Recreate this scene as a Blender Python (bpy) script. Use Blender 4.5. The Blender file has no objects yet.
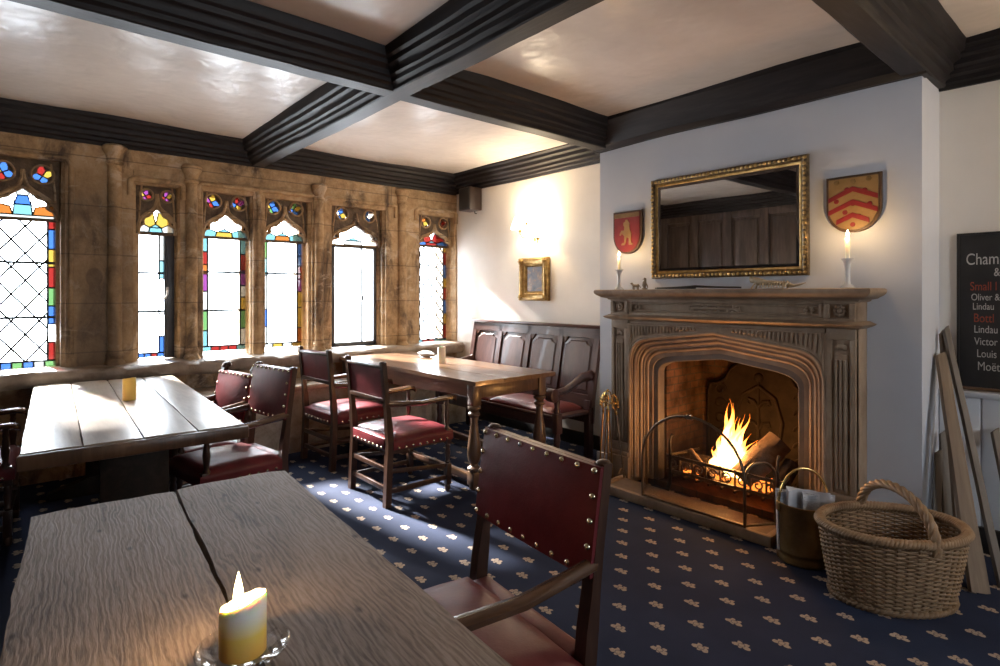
import bpy, bmesh, math, random
from mathutils import Vector, Matrix, Euler, noise

# ------------------------------------------------------------------ camera, sky, exposure
scene = bpy.context.scene
COL = scene.collection
R = math.radians
PI = math.pi

cam_data = bpy.data.cameras.new('camera')
cam = bpy.data.objects.new('camera', cam_data)
COL.objects.link(cam)
scene.camera = cam
EYE = 1.42
YAW = 40.9                                   # degrees from -X towards +Y
cam.location = (0, 0, EYE)
cam.rotation_euler = (R(90), 0, R(90 - YAW))
cam_data.sensor_width = 36
cam_data.lens = 36 * 570 / 1000
cam_data.shift_y = -0.039
cam_data.clip_start = 0.05

SKY = 9.0
world = bpy.data.worlds.new('overcast_sky')
scene.world = world
world.use_nodes = True
bg = world.node_tree.nodes['Background']
bg.inputs['Color'].default_value = (0.86, 0.93, 1.0, 1)
bg.inputs['Strength'].default_value = SKY

vs = scene.view_settings
vs.view_transform = 'Standard'
vs.look = 'None'
vs.gamma = 1
vs.use_curve_mapping = False
vs.exposure = 1.5
scene.cycles.use_denoising = True
scene.cycles.max_bounces = 10
scene.cycles.diffuse_bounces = 7
scene.cycles.glossy_bounces = 4
scene.cycles.transparent_max_bounces = 12
scene.cycles.sample_clamp_indirect = 12
scene.cycles.caustics_reflective = False
scene.cycles.caustics_refractive = False

XW = -5.5            # face of the window wall
XG = -5.64           # glass
YL = 4.08            # lamp wall and far right wall
YC = 3.71            # chimney breast
ZC = 2.80            # ceiling
ZB = 2.60            # underside of beams

def light(name, kind, loc, energy, color, size=0.05, rot=None):
    d = bpy.data.lights.new(name, kind)
    d.energy = energy
    d.color = color
    o = bpy.data.objects.new(name, d)
    o.location = loc
    if rot: o.rotation_euler = rot
    if kind == 'POINT': d.shadow_soft_size = size
    COL.objects.link(o)
    return o

# hazy low sun coming through the leaded lights
SUN = light('hazy_sun', 'SUN', (-12, -2, 8), 24, (1.0, .95, .88), rot=None)
SUN.data.angle = R(5)
SUN.rotation_euler = Vector((1.0, .16, -.66)).to_track_quat('-Z', 'Y').to_euler()

# glass area of each window on the left wall: y0, y1, sill, springing, top of the stone
WINS = [(-0.10, 0.288, 0.86, 1.985, 2.43), (0.84, 1.10, 0.88, 1.93, 2.34), (1.335, 1.703, 0.90, 1.93, 2.34),
        (1.868, 2.24, 0.90, 1.93, 2.34), (2.546, 3.066, 0.87, 1.93, 2.34), (3.60, 4.02, 0.84, 1.98, 2.34)]
FILLWIN = (1.6, 2.5, 1.1, 2.2)     # y0, y1, z0, z1 of an unseen window added for fill light behind the camera
def portal(name, loc, rot, sx, sy):
    d = bpy.data.lights.new(name, 'AREA')
    d.shape = 'RECTANGLE'; d.size = sx; d.size_y = sy
    d.cycles.is_portal = True
    o = bpy.data.objects.new(name, d)
    o.location = loc; o.rotation_euler = rot
    COL.objects.link(o)
for i, (a, b, z0, zs, zt) in enumerate(WINS):
    portal('portal_%d' % i, (XG - 0.2, (a + b) / 2, (z0 + zt) / 2), (0, R(-90), 0), zt - z0 + 0.1, b - a + 0.1)
portal('portal_back', (2.75, (FILLWIN[0] + FILLWIN[1]) / 2, (FILLWIN[2] + FILLWIN[3]) / 2), (0, R(90), 0),
       FILLWIN[3] - FILLWIN[2] + .1, FILLWIN[1] - FILLWIN[0] + .1)
# bare point light for an assumed, unseen lamp near the right wall; none modelled
light('right_lamp_light', 'POINT', (0.55, 3.85, 2.05), 7, (1.0, 0.70, 0.38), 0.08)

# ------------------------------------------------------------------ mesh helpers
class MB:
    """Collects shapes; build() links them as one mesh object."""
    def __init__(self): self.bm = bmesh.new()
    def _addv(self, pts, M=None):
        return [self.bm.verts.new(M @ Vector(p) if M else Vector(p)) for p in pts]
    def _f(self, vs, mi=0):
        try:
            f = self.bm.faces.new(vs); f.material_index = mi; return f
        except ValueError:
            return None
    def prism(self, poly, z0, z1, M=None, mi=0, bevel=0, segs=2, top_scale=None):
        n = len(poly)
        a = self._addv([(x, y, z0) for x, y in poly], M)
        if top_scale:
            cx = sum(p[0] for p in poly) / n; cy = sum(p[1] for p in poly) / n
            poly2 = [(cx + (x - cx) * top_scale[0], cy + (y - cy) * top_scale[1]) for x, y in poly]
        else: poly2 = poly
        b = self._addv([(x, y, z1) for x, y in poly2], M)
        fs = [self._f(a[::-1], mi), self._f(b, mi)]
        for i in range(n):
            fs.append(self._f([a[i], a[(i + 1) % n], b[(i + 1) % n], b[i]], mi))
        if bevel:
            es = set()
            for f in fs:
                if f: es.update(f.edges)
            bmesh.ops.bevel(self.bm, geom=list(es), offset=bevel, segments=segs, affect='EDGES', clamp_overlap=True, profile=.5)
        return self
    def box(self, x0, x1, y0, y1, z0, z1, M=None, mi=0, bevel=0, segs=2, top_scale=None):
        return self.prism([(x0, y0), (x1, y0), (x1, y1), (x0, y1)], z0, z1, M, mi, bevel, segs, top_scale)
    def lathe(self, prof, n=20, M=None, mi=0, sx=1, sy=1, a0=0.0):
        rings = []
        for r, z in prof:
            if r < 1e-5: rings.append(self._addv([(0, 0, z)], M))
            else: rings.append(self._addv([(r * sx * math.cos(a0 + 2 * PI * k / n), r * sy * math.sin(a0 + 2 * PI * k / n), z) for k in range(n)], M))
        for A, B in zip(rings, rings[1:]):
            if len(A) == 1 and len(B) == 1: continue
            for k in range(n):
                k2 = (k + 1) % n
                if len(A) == 1: self._f([A[0], B[k2], B[k]], mi)
                elif len(B) == 1: self._f([A[k], A[k2], B[0]], mi)
                else: self._f([A[k], A[k2], B[k2], B[k]], mi)
        if len(rings[0]) > 1: self._f(rings[0][::-1], mi)
        if len(rings[-1]) > 1: self._f(rings[-1], mi)
        return self
    def tube(self, pts, r, n=8, M=None, mi=0, closed=False, flat=1.0, up=None):
        pts = [Vector(p) for p in pts]
        m = len(pts)
        rs = r if isinstance(r, (list, tuple)) else [r] * m
        rings = []
        prevn = None
        for i in range(m):
            if closed: t = pts[(i + 1) % m] - pts[i - 1]
            else: t = pts[min(i + 1, m - 1)] - pts[max(i - 1, 0)]
            if t.length < 1e-9: t = Vector((0, 0, 1))
            t.normalize()
            if prevn is None:
                ref = Vector(up) if up else (Vector((0, 0, 1)) if abs(t.z) < .9 else Vector((1, 0, 0)))
                nn = (ref - t * ref.dot(t)).normalized()
            else:
                nn = prevn - t * prevn.dot(t)
                if nn.length < 1e-6: nn = t.orthogonal()
                nn.normalize()
            prevn = nn
            bb = t.cross(nn)
            ring = []
            for k in range(n):
                a = 2 * PI * k / n
                ring.append(pts[i] + nn * (math.cos(a) * rs[i] * flat) + bb * (math.sin(a) * rs[i]))
            rings.append(self._addv(ring, M))
        for i in range(m if closed else m - 1):
            A, B = rings[i], rings[(i + 1) % m]
            for k in range(n):
                self._f([A[k], A[(k + 1) % n], B[(k + 1) % n], B[k]], mi)
        if not closed:
            self._f(rings[0][::-1], mi); self._f(rings[-1], mi)
        return self
    def bar(self, p, q, w, h, M=None, mi=0, bevel=0, up=(0, 0, 1)):
        p = Vector(p); q = Vector(q)
        t = (q - p).normalized(); u = Vector(up)
        if abs(t.dot(u)) > .99: u = Vector((0, 1, 0))
        s = t.cross(u).normalized(); u = s.cross(t)
        L = (q - p).length
        B = Matrix((s, u, t)).transposed().to_4x4(); B.translation = p
        if M: B = M @ B
        return self.box(-w / 2, w / 2, -h / 2, h / 2, 0, L, B, mi, bevel)
    def sphere(self, c, r, M=None, mi=0, n=12, m=8, s=(1, 1, 1)):
        prof = [(math.sin(PI * i / m), -math.cos(PI * i / m)) for i in range(m + 1)]
        T = Matrix.Translation(Vector(c)) @ Matrix.Diagonal((r * s[0], r * s[1], r * s[2], 1))
        return self.lathe(prof, n, (M @ T) if M else T, mi)
    def poly(self, pts, M=None, mi=0):
        self._f(self._addv(pts, M), mi); return self
    def loft(self, rings, M=None, mi=0, closed=True, caps=True):
        rs = [self._addv(r, M) for r in rings]
        n = len(rs[0])
        for A, B in zip(rs, rs[1:]):
            for k in range(n if closed else n - 1):
                self._f([A[k], A[(k + 1) % n], B[(k + 1) % n], B[k]], mi)
        if caps:
            self._f(rs[0][::-1], mi); self._f(rs[-1], mi)
        return self
    def mesh(self, me, M=None, mi=None):
        tmp = bmesh.new(); tmp.from_mesh(me)
        mp = {}
        for v in tmp.verts: mp[v.index] = self.bm.verts.new(M @ v.co if M else v.co)
        for f in tmp.faces:
            g = self._f([mp[v.index] for v in f.verts], f.material_index if mi is None else mi)
        tmp.free(); return self
    def jitter(self, amp, scale, seed=0.0):
        for v in self.bm.verts:
            v.co += noise.noise_vector(v.co * scale + Vector((seed, seed * 1.7, 0))) * amp
        return self
    def build(self, name, mats, parent=None, angle=38, loc=None, rot=None, recalc=True):
        if recalc: bmesh.ops.recalc_face_normals(self.bm, faces=self.bm.faces[:])
        me = bpy.data.meshes.new(name)
        self.bm.to_mesh(me); self.bm.free()
        for m in (mats if isinstance(mats, (list, tuple)) else [mats]): me.materials.append(m)
        me.shade_smooth()
        me.set_sharp_from_angle(angle=R(angle))
        o = bpy.data.objects.new(name, me)
        COL.objects.link(o)
        if parent: o.parent = parent
        if loc: o.location = loc
        if rot: o.rotation_euler = rot
        return o

def tag(o, label, cat, group=None, kind=None):
    o['label'] = label; o['category'] = cat
    if group: o['group'] = group
    if kind: o['kind'] = kind
    return o
def thing(name, label, cat, loc=(0, 0, 0), rz=0.0, group=None):
    o = bpy.data.objects.new(name, None)
    o.empty_display_size = .1
    o.location = loc; o.rotation_euler = (0, 0, rz)
    COL.objects.link(o)
    return tag(o, label, cat, group)
def struct(o):
    o['kind'] = 'structure'; return o
def sempty(name, loc=(0, 0, 0)):
    o = bpy.data.objects.new(name, None); o.location = loc
    COL.objects.link(o); return struct(o)
def copy_tree(o, parent=None):
    c = o.copy(); COL.objects.link(c)
    if parent: c.parent = parent
    for ch in list(o.children): copy_tree(ch, c)
    return c
def inst(o, parent, loc, rot=None, name=None):
    c = o.copy(); COL.objects.link(c); c.parent = parent; c.location = loc
    if rot is not None: c.rotation_euler = rot
    return c

def filled(loops, depth, bevel=0.0, res=1):
    """Mesh of a filled outline with holes, in XY, from z=-depth/2 to depth/2."""
    cu = bpy.data.curves.new('tmp', 'CURVE')
    cu.dimensions = '2D'; cu.fill_mode = 'BOTH'
    cu.extrude = max(depth / 2 - bevel, 0.0001); cu.bevel_depth = bevel; cu.bevel_resolution = res
    if bevel: cu.offset = -bevel
    for lp in loops:
        s = cu.splines.new('POLY'); s.points.add(len(lp) - 1)
        for p, q in zip(s.points, lp): p.co = (q[0], q[1], 0, 1)
        s.use_cyclic_u = True
    ob = bpy.data.objects.new('tmp', cu); COL.objects.link(ob)
    bpy.context.view_layer.update()
    me = bpy.data.meshes.new_from_object(ob.evaluated_get(bpy.context.evaluated_depsgraph_get()))
    bpy.data.objects.remove(ob); bpy.data.curves.remove(cu)
    return me
def lettering(body, size, depth=0.002):
    cu = bpy.data.curves.new('tmp', 'FONT')
    cu.body = body; cu.size = size; cu.extrude = depth
    ob = bpy.data.objects.new('tmp', cu); COL.objects.link(ob)
    bpy.context.view_layer.update()
    me = bpy.data.meshes.new_from_object(ob.evaluated_get(bpy.context.evaluated_depsgraph_get()))
    bpy.data.objects.remove(ob); bpy.data.curves.remove(cu)
    return me
M_YZ = Matrix(((0, 0, 1, 0), (1, 0, 0, 0), (0, 1, 0, 0), (0, 0, 0, 1)))     # local x->Y, y->Z, z->X  (left wall)
M_XZ = Matrix(((1, 0, 0, 0), (0, 0, -1, 0), (0, 1, 0, 0), (0, 0, 0, 1)))    # local x->X, y->Z, z->-Y (back wall)
def T(x=0, y=0, z=0): return Matrix.Translation((x, y, z))
def RZ(a): return Matrix.Rotation(a, 4, 'Z')
def circle(cx, cy, r, n=14, k=0, lobes=4):
    return [(cx + r * (1 + k * math.cos(lobes * 2 * PI * i / n)) * math.cos(2 * PI * i / n), cy + r * (1 + k * math.cos(lobes * 2 * PI * i / n)) * math.sin(2 * PI * i / n)) for i in range(n)]
# ------------------------------------------------------------------ materials
class NT:
    def __init__(self, name):
        self.m = bpy.data.materials.new(name); self.m.use_nodes = True
        self.t = self.m.node_tree; self.n = self.t.nodes
        self.b = self.n['Principled BSDF']; self.out = self.n['Material Output']
        self._c = None
    def coord(self, stretch=(1, 1, 1), kind='Object'):
        tc = self.n.new('ShaderNodeTexCoord'); mp = self.n.new('ShaderNodeMapping')
        self.t.links.new(tc.outputs[kind], mp.inputs['Vector']); mp.inputs['Scale'].default_value = stretch
        return mp.outputs['Vector']
    def L(self, a, b): self.t.links.new(a, b)
    def noise(self, v, scale, detail=4, rough=.55, dist=0):
        n = self.n.new('ShaderNodeTexNoise'); self.L(v, n.inputs['Vector'])
        n.inputs['Scale'].default_value = scale; n.inputs['Detail'].default_value = detail
        n.inputs['Roughness'].default_value = rough; n.inputs['Distortion'].default_value = dist
        return n.outputs['Fac']
    def wave(self, v, scale, dist=4, detail=3, dscale=1, d='X', kind='BANDS'):
        n = self.n.new('ShaderNodeTexWave'); self.L(v, n.inputs['Vector']); n.wave_type = kind
        if kind == 'BANDS': n.bands_direction = d
        else: n.rings_direction = d
        n.inputs['Scale'].default_value = scale; n.inputs['Distortion'].default_value = dist
        n.inputs['Detail'].default_value = detail; n.inputs['Detail Scale'].default_value = dscale
        return n.outputs['Fac']
    def vor(self, v, scale, feature='F1', dims='3D'):
        n = self.n.new('ShaderNodeTexVoronoi'); n.voronoi_dimensions = dims; self.L(v, n.inputs['Vector']); n.feature = feature
        n.inputs['Scale'].default_value = scale
        return n.outputs['Distance']
    def ramp(self, f, stops):
        n = self.n.new('ShaderNodeValToRGB'); self.L(f, n.inputs['Fac'])
        cr = n.color_ramp
        while len(cr.elements) > 1: cr.elements.remove(cr.elements[-1])
        for i, (p, c) in enumerate(stops):
            e = cr.elements[0] if i == 0 else cr.elements.new(p)
            e.position = p; e.color = (*c, 1) if len(c) == 3 else c
        return n.outputs['Color']
    def mix(self, f, a, b, blend='MIX'):
        n = self.n.new('ShaderNodeMix'); n.data_type = 'RGBA'; n.blend_type = blend
        for s, v in ((n.inputs[0], f), (n.inputs[6], a), (n.inputs[7], b)):
            if hasattr(v, 'links') or isinstance(v, bpy.types.NodeSocket): self.L(v, s)
            else: s.default_value = v if not isinstance(v, tuple) else (*v, 1)[:4]
        return n.outputs[2]
    def math(self, op, a, b=None, c=None, clamp=False):
        n = self.n.new('ShaderNodeMath'); n.operation = op; n.use_clamp = clamp
        for s, v in zip(n.inputs, (a, b, c)):
            if v is None: continue
            if isinstance(v, bpy.types.NodeSocket): self.L(v, s)
            else: s.default_value = v
        return n.outputs[0]
    def bump(self, h, strength=.3, dist=.01, prev=None):
        n = self.n.new('ShaderNodeBump'); self.L(h, n.inputs['Height'])
        n.inputs['Strength'].default_value = strength; n.inputs['Distance'].default_value = dist
        if prev: self.L(prev, n.inputs['Normal'])
        self.L(n.outputs['Normal'], self.b.inputs['Normal'])
        return n.outputs['Normal']
    def set(self, color=None, rough=None, metal=None, spec=None, coat=None):
        for k, v in (('Base Color', color), ('Roughness', rough), ('Metallic', metal), ('Specular IOR Level', spec), ('Coat Weight', coat)):
            if v is None: continue
            if isinstance(v, bpy.types.NodeSocket): self.L(v, self.b.inputs[k])
            else: self.b.inputs[k].default_value = (*v, 1) if isinstance(v, tuple) else v
        return self

def mottled(name, c1, c2, scale=6, rough=.6, bump=.2, bdist=.005, bscale=None, stretch=(1, 1, 1), spec=.5, metal=0, coat=0, detail=5):
    t = NT(name); v = t.coord(stretch)
    f = t.noise(v, scale, detail, .6)
    t.set(t.ramp(f, [(.3, c1), (.7, c2)]), rough, metal, spec, coat)
    if bump: t.bump(t.noise(v, bscale or scale * 4, 4, .6), bump, bdist)
    return t.m
def wood(name, dark, mid, light_, axis='X', rough=.4, grain=14, bump=.15, bdist=.002, coat=0, spec=.5):
    t = NT(name)
    s = {'X': (.12, 1, 1), 'Y': (1, .12, 1), 'Z': (1, 1, .12)}[axis]
    v = t.coord(s)
    w = t.noise(v, grain, 6, .65, .6)
    f = t.noise(v, grain * 5, 3, .6)
    mixf = t.math('ADD', t.math('MULTIPLY', w, .75), t.math('MULTIPLY', f, .25))
    t.set(t.ramp(mixf, [(.32, dark), (.5, mid), (.68, light_)]), rough, 0, spec, coat)
    if bump: t.bump(mixf, bump, bdist)
    return t.m

MAT = {}
def glass(name, col, gloss=.05):
    t = NT(name); n = t.n
    n.remove(t.b)
    tr = n.new('ShaderNodeBsdfTransparent'); tr.inputs['Color'].default_value = (*col, 1)
    gl = n.new('ShaderNodeBsdfGlossy'); gl.inputs['Roughness'].default_value = .08
    mx = n.new('ShaderNodeMixShader'); mx.inputs[0].default_value = gloss
    t.L(tr.outputs[0], mx.inputs[1]); t.L(gl.outputs[0], mx.inputs[2]); t.L(mx.outputs[0], t.out.inputs['Surface'])
    return t.m
GLASS = ['clear', 'red', 'blue', 'green', 'yellow', 'orange', 'purple', 'teal', 'pale']
GCOL = {'clear': (.93, .95, .97), 'red': (.036, .0025, .002), 'blue': (.006, .018, .06), 'green': (.016, .036, .012), 'yellow': (.06, .038, .006),
        'orange': (.055, .016, .003), 'purple': (.03, .006, .028), 'teal': (.02, .045, .05), 'pale': (.07, .07, .065)}
GL = [glass('glass_' + k, GCOL[k]) for k in GLASS]
GI = {k: i for i, k in enumerate(GLASS)}

def m_stone():
    t = NT('window_stone'); v = t.coord()
    big = t.noise(t.coord((1, 1.3, .55)), 2.1, 6, .68, .6)
    fine = t.noise(v, 9, 6, .7)
    col = t.ramp(fine, [(.3, (.27, .17, .085)), (.5, (.47, .315, .165)), (.72, (.62, .46, .29))])
    patch = t.ramp(big, [(.34, (0, 0, 0)), (.48, (1, 1, 1))])
    col = t.mix(patch, (.085, .056, .038), col)
    pale = t.ramp(t.noise(t.coord((1, .8, 1.2)), 3.3, 6, .72, 1.0), [(.56, (0, 0, 0)), (.64, (1, 1, 1))])
    col = t.mix(t.math('MULTIPLY', pale, .6), col, (.66, .55, .42))
    sx = t.n.new('ShaderNodeSeparateXYZ'); t.L(t.coord(), sx.inputs[0])
    j = t.math('ABSOLUTE', t.math('SUBTRACT', t.math('FRACT', t.math('MULTIPLY', sx.outputs[2], 2.6)), .5))
    jm = t.math('LESS_THAN', j, .012)
    col = t.mix(t.math('MULTIPLY', jm, .5), col, (.06, .04, .025))
    # wide pier: a dark upright blot with a rounded head, inside a dark oval
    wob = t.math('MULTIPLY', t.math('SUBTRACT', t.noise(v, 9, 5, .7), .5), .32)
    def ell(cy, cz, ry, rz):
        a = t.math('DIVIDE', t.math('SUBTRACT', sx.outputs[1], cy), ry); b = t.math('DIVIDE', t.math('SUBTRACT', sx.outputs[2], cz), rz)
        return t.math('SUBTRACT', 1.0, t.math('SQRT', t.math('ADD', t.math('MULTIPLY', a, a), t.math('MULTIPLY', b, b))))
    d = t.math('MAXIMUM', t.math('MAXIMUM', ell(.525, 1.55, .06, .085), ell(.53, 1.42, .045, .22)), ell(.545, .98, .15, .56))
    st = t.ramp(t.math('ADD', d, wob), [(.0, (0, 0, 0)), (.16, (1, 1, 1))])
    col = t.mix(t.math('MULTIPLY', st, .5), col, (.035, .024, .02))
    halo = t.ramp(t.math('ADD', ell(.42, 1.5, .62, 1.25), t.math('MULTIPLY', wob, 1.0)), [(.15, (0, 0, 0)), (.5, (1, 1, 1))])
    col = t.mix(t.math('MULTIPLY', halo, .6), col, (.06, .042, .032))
    t.set(col, .6, 0, .4)
    b = t.bump(t.noise(v, 5, 6, .7), .6, .035)
    t.bump(t.noise(v, 34, 4, .7), .4, .009, b)
    return t.m
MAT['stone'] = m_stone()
MAT['stone_dark'] = mottled('carved_dark_stone', (.06, .04, .026), (.20, .135, .08), 12, .65, .7, .02, 26)
MAT['sill'] = mottled('sill_stone', (.16, .115, .085), (.42, .35, .28), 4, .42, .6, .02, 9)
MAT['lime'] = None
def m_lime():
    t = NT('fireplace_stone'); v = t.coord()
    c = t.ramp(t.noise(v, 5, 6, .65, .3), [(.3, (.20, .135, .088)), (.5, (.30, .215, .145)), (.72, (.37, .285, .205))])
    st = t.noise(t.coord((1, 1, .25)), 11, 4, .6)
    c = t.mix(t.ramp(st, [(.5, (0, 0, 0)), (.75, (.6, .6, .6))]), c, (.17, .11, .07))
    t.set(c, .6, 0, .35)
    t.bump(t.noise(v, 45, 4, .7), .22, .006)
    return t.m
MAT['lime'] = m_lime()
MAT['hearth'] = mottled('hearth_stone', (.13, .095, .075), (.24, .18, .14), 6, .55, .35, .008)
MAT['slip'] = mottled('hearth_slip', (.10, .085, .075), (.16, .13, .11), 7, .6, .2, .005)
def m_brick():
    t = NT('fire_brick')
    v = t.coord()
    br = t.n.new('ShaderNodeTexBrick'); 
    cb = t.n.new('ShaderNodeCombineXYZ'); sp = t.n.new('ShaderNodeSeparateXYZ'); t.L(v, sp.inputs[0])
    t.L(t.math('ADD', sp.outputs[0], sp.outputs[1]), cb.inputs[0]); t.L(sp.outputs[2], cb.inputs[1])
    t.L(cb.outputs[0], br.inputs['Vector'])
    br.inputs['Scale'].default_value = 4.4; br.inputs['Mortar Size'].default_value = .025
    br.inputs['Color1'].default_value = (.20, .10, .055, 1); br.inputs['Color2'].default_value = (.12, .065, .04, 1); br.inputs['Mortar'].default_value = (.10, .075, .055, 1)
    soot = t.ramp(t.noise(v, 4, 5, .65), [(.35, (.25, .22, .2)), (.65, (1, 1, 1))])
    t.set(t.mix(1.0, br.outputs['Color'], soot, 'MULTIPLY'), .85, 0, .2)
    t.bump(br.outputs['Fac'], .6, -.006)
    return t.m
MAT['brick'] = m_brick()
MAT['white_wall'] = mottled('white_wall_paint', (.60, .625, .68), (.65, .675, .73), 2.5, .55, .12, .006, 14)
MAT['cream_wall'] = mottled('cream_wall_paint', (.78, .73, .66), (.84, .79, .72), 2.5, .5, .12, .006, 12)
MAT['board_paint'] = mottled('board_paint', (.62, .64, .68), (.68, .70, .73), 3, .45, .08, .003, 12)
def m_ceiling():
    t = NT('ceiling_paint'); v = t.coord()
    t.set(t.ramp(t.noise(v, 2.2, 5, .6), [(.3, (.66, .59, .53)), (.7, (.76, .69, .63))]), .27, 0, .5)
    b = t.bump(t.noise(v, 2.6, 3, .6), .5, .035)
    t.bump(t.noise(v, 24, 4, .6), .14, .006, b)
    return t.m
MAT['ceiling'] = m_ceiling()
MAT['beam'] = wood('beam_wood', (.006, .005, .006), (.016, .013, .014), (.035, .029, .03), 'Y', .5, 12, .4, .006, 0, .3)
MAT['beam_x'] = wood('beam_wood_x', (.006, .005, .006), (.016, .013, .014), (.035, .029, .03), 'X', .5, 12, .4, .006, 0, .3)
MAT['panel'] = wood('panel_oak', (.05, .036, .032), (.10, .074, .065), (.16, .12, .105), 'Z', .38, 9, .2, .003)
def m_tabletop():
    t = NT('scrubbed_table_wood')
    v = t.coord((.10, 1, 1))
    w = t.wave(t.coord((.22, 1, 1)), 24, 12, 5, 1.4, 'Y')
    f = t.noise(v, 75, 5, .75, .4)
    f2 = t.noise(t.coord((.05, 1, 1)), 190, 3, .7)
    b = t.noise(t.coord((.5, 1, 1)), 5, 5, .6, .6)
    h = t.math('ADD', t.math('MULTIPLY', w, .15), t.math('ADD', t.math('MULTIPLY', f, .42), t.math('ADD', t.math('MULTIPLY', f2, .22), t.math('MULTIPLY', b, .45))))
    c = t.ramp(h, [(.42, (.08, .056, .044)), (.60, (.235, .175, .14)), (.84, (.38, .30, .255))])
    k = t.vor(t.coord((1.0, 2.2, 1)), 2.4, 'F1', '2D')
    km = t.ramp(k, [(.012, (1, 1, 1)), (.045, (0, 0, 0))])
    c = t.mix(t.math('MULTIPLY', km, .8), c, (.02, .012, .009))
    t.set(c, .62, 0, .2)
    t.bump(h, .7, .004)
    return t.m
MAT['tabletop'] = m_tabletop()
MAT['plank_top'] = wood('waxed_plank', (.22, .165, .12), (.36, .29, .225), (.46, .385, .31), 'X', .36, 10, .25, .003, .1)
MAT['oak'] = wood('table_oak', (.045, .022, .012), (.10, .052, .028), (.16, .09, .05), 'Z', .35, 10, .15, .002, .1)
MAT['oak_x'] = wood('table_oak_x', (.075, .036, .018), (.15, .08, .042), (.23, .13, .072), 'X', .28, 10, .15, .002, .2)
MAT['darkoak'] = wood('dark_table_oak', (.012, .008, .006), (.024, .016, .012), (.045, .03, .022), 'X', .6, 10, .25, .003, 0, .2)
MAT['chair'] = wood('chair_wood', (.020, .009, .006), (.045, .020, .012), (.085, .042, .024), 'Z', .3, 12, .12, .002, .15)
MAT['chair_arm'] = wood('chair_arm_wood', (.035, .016, .009), (.075, .036, .019), (.13, .068, .036), 'Y', .25, 12, .12, .002, .3)
MAT['settle'] = wood('settle_wood', (.034, .013, .011), (.075, .031, .026), (.12, .055, .045), 'Z', .3, 9, .12, .002, .15)
MAT['settle_x'] = wood('settle_wood_x', (.034, .013, .011), (.075, .031, .024), (.12, .055, .042), 'X', .3, 9, .12, .002, .15)
def m_leather(name, c1, c2):
    t = NT(name); v = t.coord()
    t.set(t.ramp(t.noise(v, 7, 5, .6), [(.3, c1), (.7, c2)]), .40, 0, .38)
    b = t.bump(t.noise(v, 8, 3, .6), .2, .012)
    t.bump(t.vor(v, 160), .16, .0015, b)
    return t.m
MAT['leather'] = m_leather('red_leather', (.09, .008, .012), (.165, .018, .023))
MAT['leather_worn'] = m_leather('worn_red_leather', (.11, .018, .018), (.20, .05, .045))
MAT['nail'] = mottled('brass_nail', (.62, .5, .34), (.75, .64, .48), 30, .22, 0, metal=1)
MAT['brass'] = mottled('brass', (.62, .40, .13), (.75, .52, .20), 8, .25, .05, .001, metal=1)
MAT['old_brass'] = mottled('old_brass', (.25, .15, .06), (.42, .28, .12), 12, .38, .4, .004, 22, metal=1)
MAT['iron'] = mottled('black_iron', (.022, .018, .016), (.05, .042, .036), 14, .5, .2, .002, metal=.7)
MAT['iron_worn'] = mottled('worn_iron', (.10, .075, .055), (.22, .16, .11), 14, .4, .2, .002, metal=.85)
MAT['iron_back'] = mottled('sooty_iron', (.013, .009, .007), (.034, .023, .016), 9, .8, .3, .004, 22, spec=.1)
MAT['lead'] = mottled('lead_came', (.02, .02, .024), (.05, .05, .055), 20, .5, .1, .001, metal=.6)
MAT['frame_metal'] = mottled('painted_casement', (.035, .037, .042), (.06, .062, .07), 10, .4, .1, .001)
MAT['white_plastic'] = mottled('white_handle', (.75, .75, .75), (.82, .82, .82), 4, .35, 0)
MAT['log'] = mottled('charred_log', (.012, .009, .008), (.12, .07, .04), 9, .9, .8, .015, 18)
MAT['bark'] = mottled('log_bark', (.06, .035, .02), (.19, .115, .065), 8, .9, .8, .012, 20)
MAT['wicker'] = mottled('wicker', (.19, .11, .052), (.33, .21, .115), 22, .5, .2, .002, 60)
MAT['wicker_dark'] = mottled('wicker_inside', (.15, .085, .04), (.26, .165, .09), 22, .55, .2, .002, 60)
MAT['paper'] = mottled('newsprint', (.48, .50, .55), (.62, .63, .66), 14, .7, .15, .003, 30)
def m_news():
    t = NT('newspaper_print'); v = t.coord()
    sp = t.n.new('ShaderNodeSeparateXYZ'); t.L(v, sp.inputs[0])
    l = t.math('LESS_THAN', t.math('FRACT', t.math('MULTIPLY', sp.outputs[2], 130)), .45)
    m = t.math('MULTIPLY', l, t.math('GREATER_THAN', t.noise(v, 26, 2, .5), .5))
    c = t.ramp(t.noise(v, 9, 4, .6), [(.3, (.40, .43, .49)), (.7, (.60, .61, .64))])
    t.set(t.mix(t.math('MULTIPLY', m, .45), c, (.12, .13, .16)), .7)
    return t.m
MAT['news'] = m_news()
MAT['scrap'] = wood('scrap_plank', (.11, .075, .048), (.19, .135, .09), (.28, .21, .145), 'Z', .6, 9, .25, .003)
MAT['scrap_grey'] = wood('grey_scrap_plank', (.10, .085, .07), (.17, .145, .12), (.26, .22, .18), 'Z', .65, 9, .25, .003)
MAT['slate'] = mottled('chalkboard_slate', (.012, .012, .013), (.03, .029, .029), 3, .55, .05, .001)
MAT['chalk'] = mottled('white_chalk', (.36, .35, .33), (.60, .585, .55), 60, .9, 0)
MAT['chalk_red'] = mottled('red_chalk', (.24, .045, .025), (.36, .085, .05), 60, .9, 0)
MAT['gilt'] = mottled('gilt', (.26, .15, .05), (.58, .39, .15), 26, .34, .8, .008, 55, metal=.85)
MAT['gilt_dark'] = mottled('dark_gilt', (.05, .034, .02), (.26, .18, .09), 40, .38, 1.0, .01, 70, metal=.7)
MAT['mirror'] = NT('mirror_silver').set((.82, .83, .83), .015, 1.0).m
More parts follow.
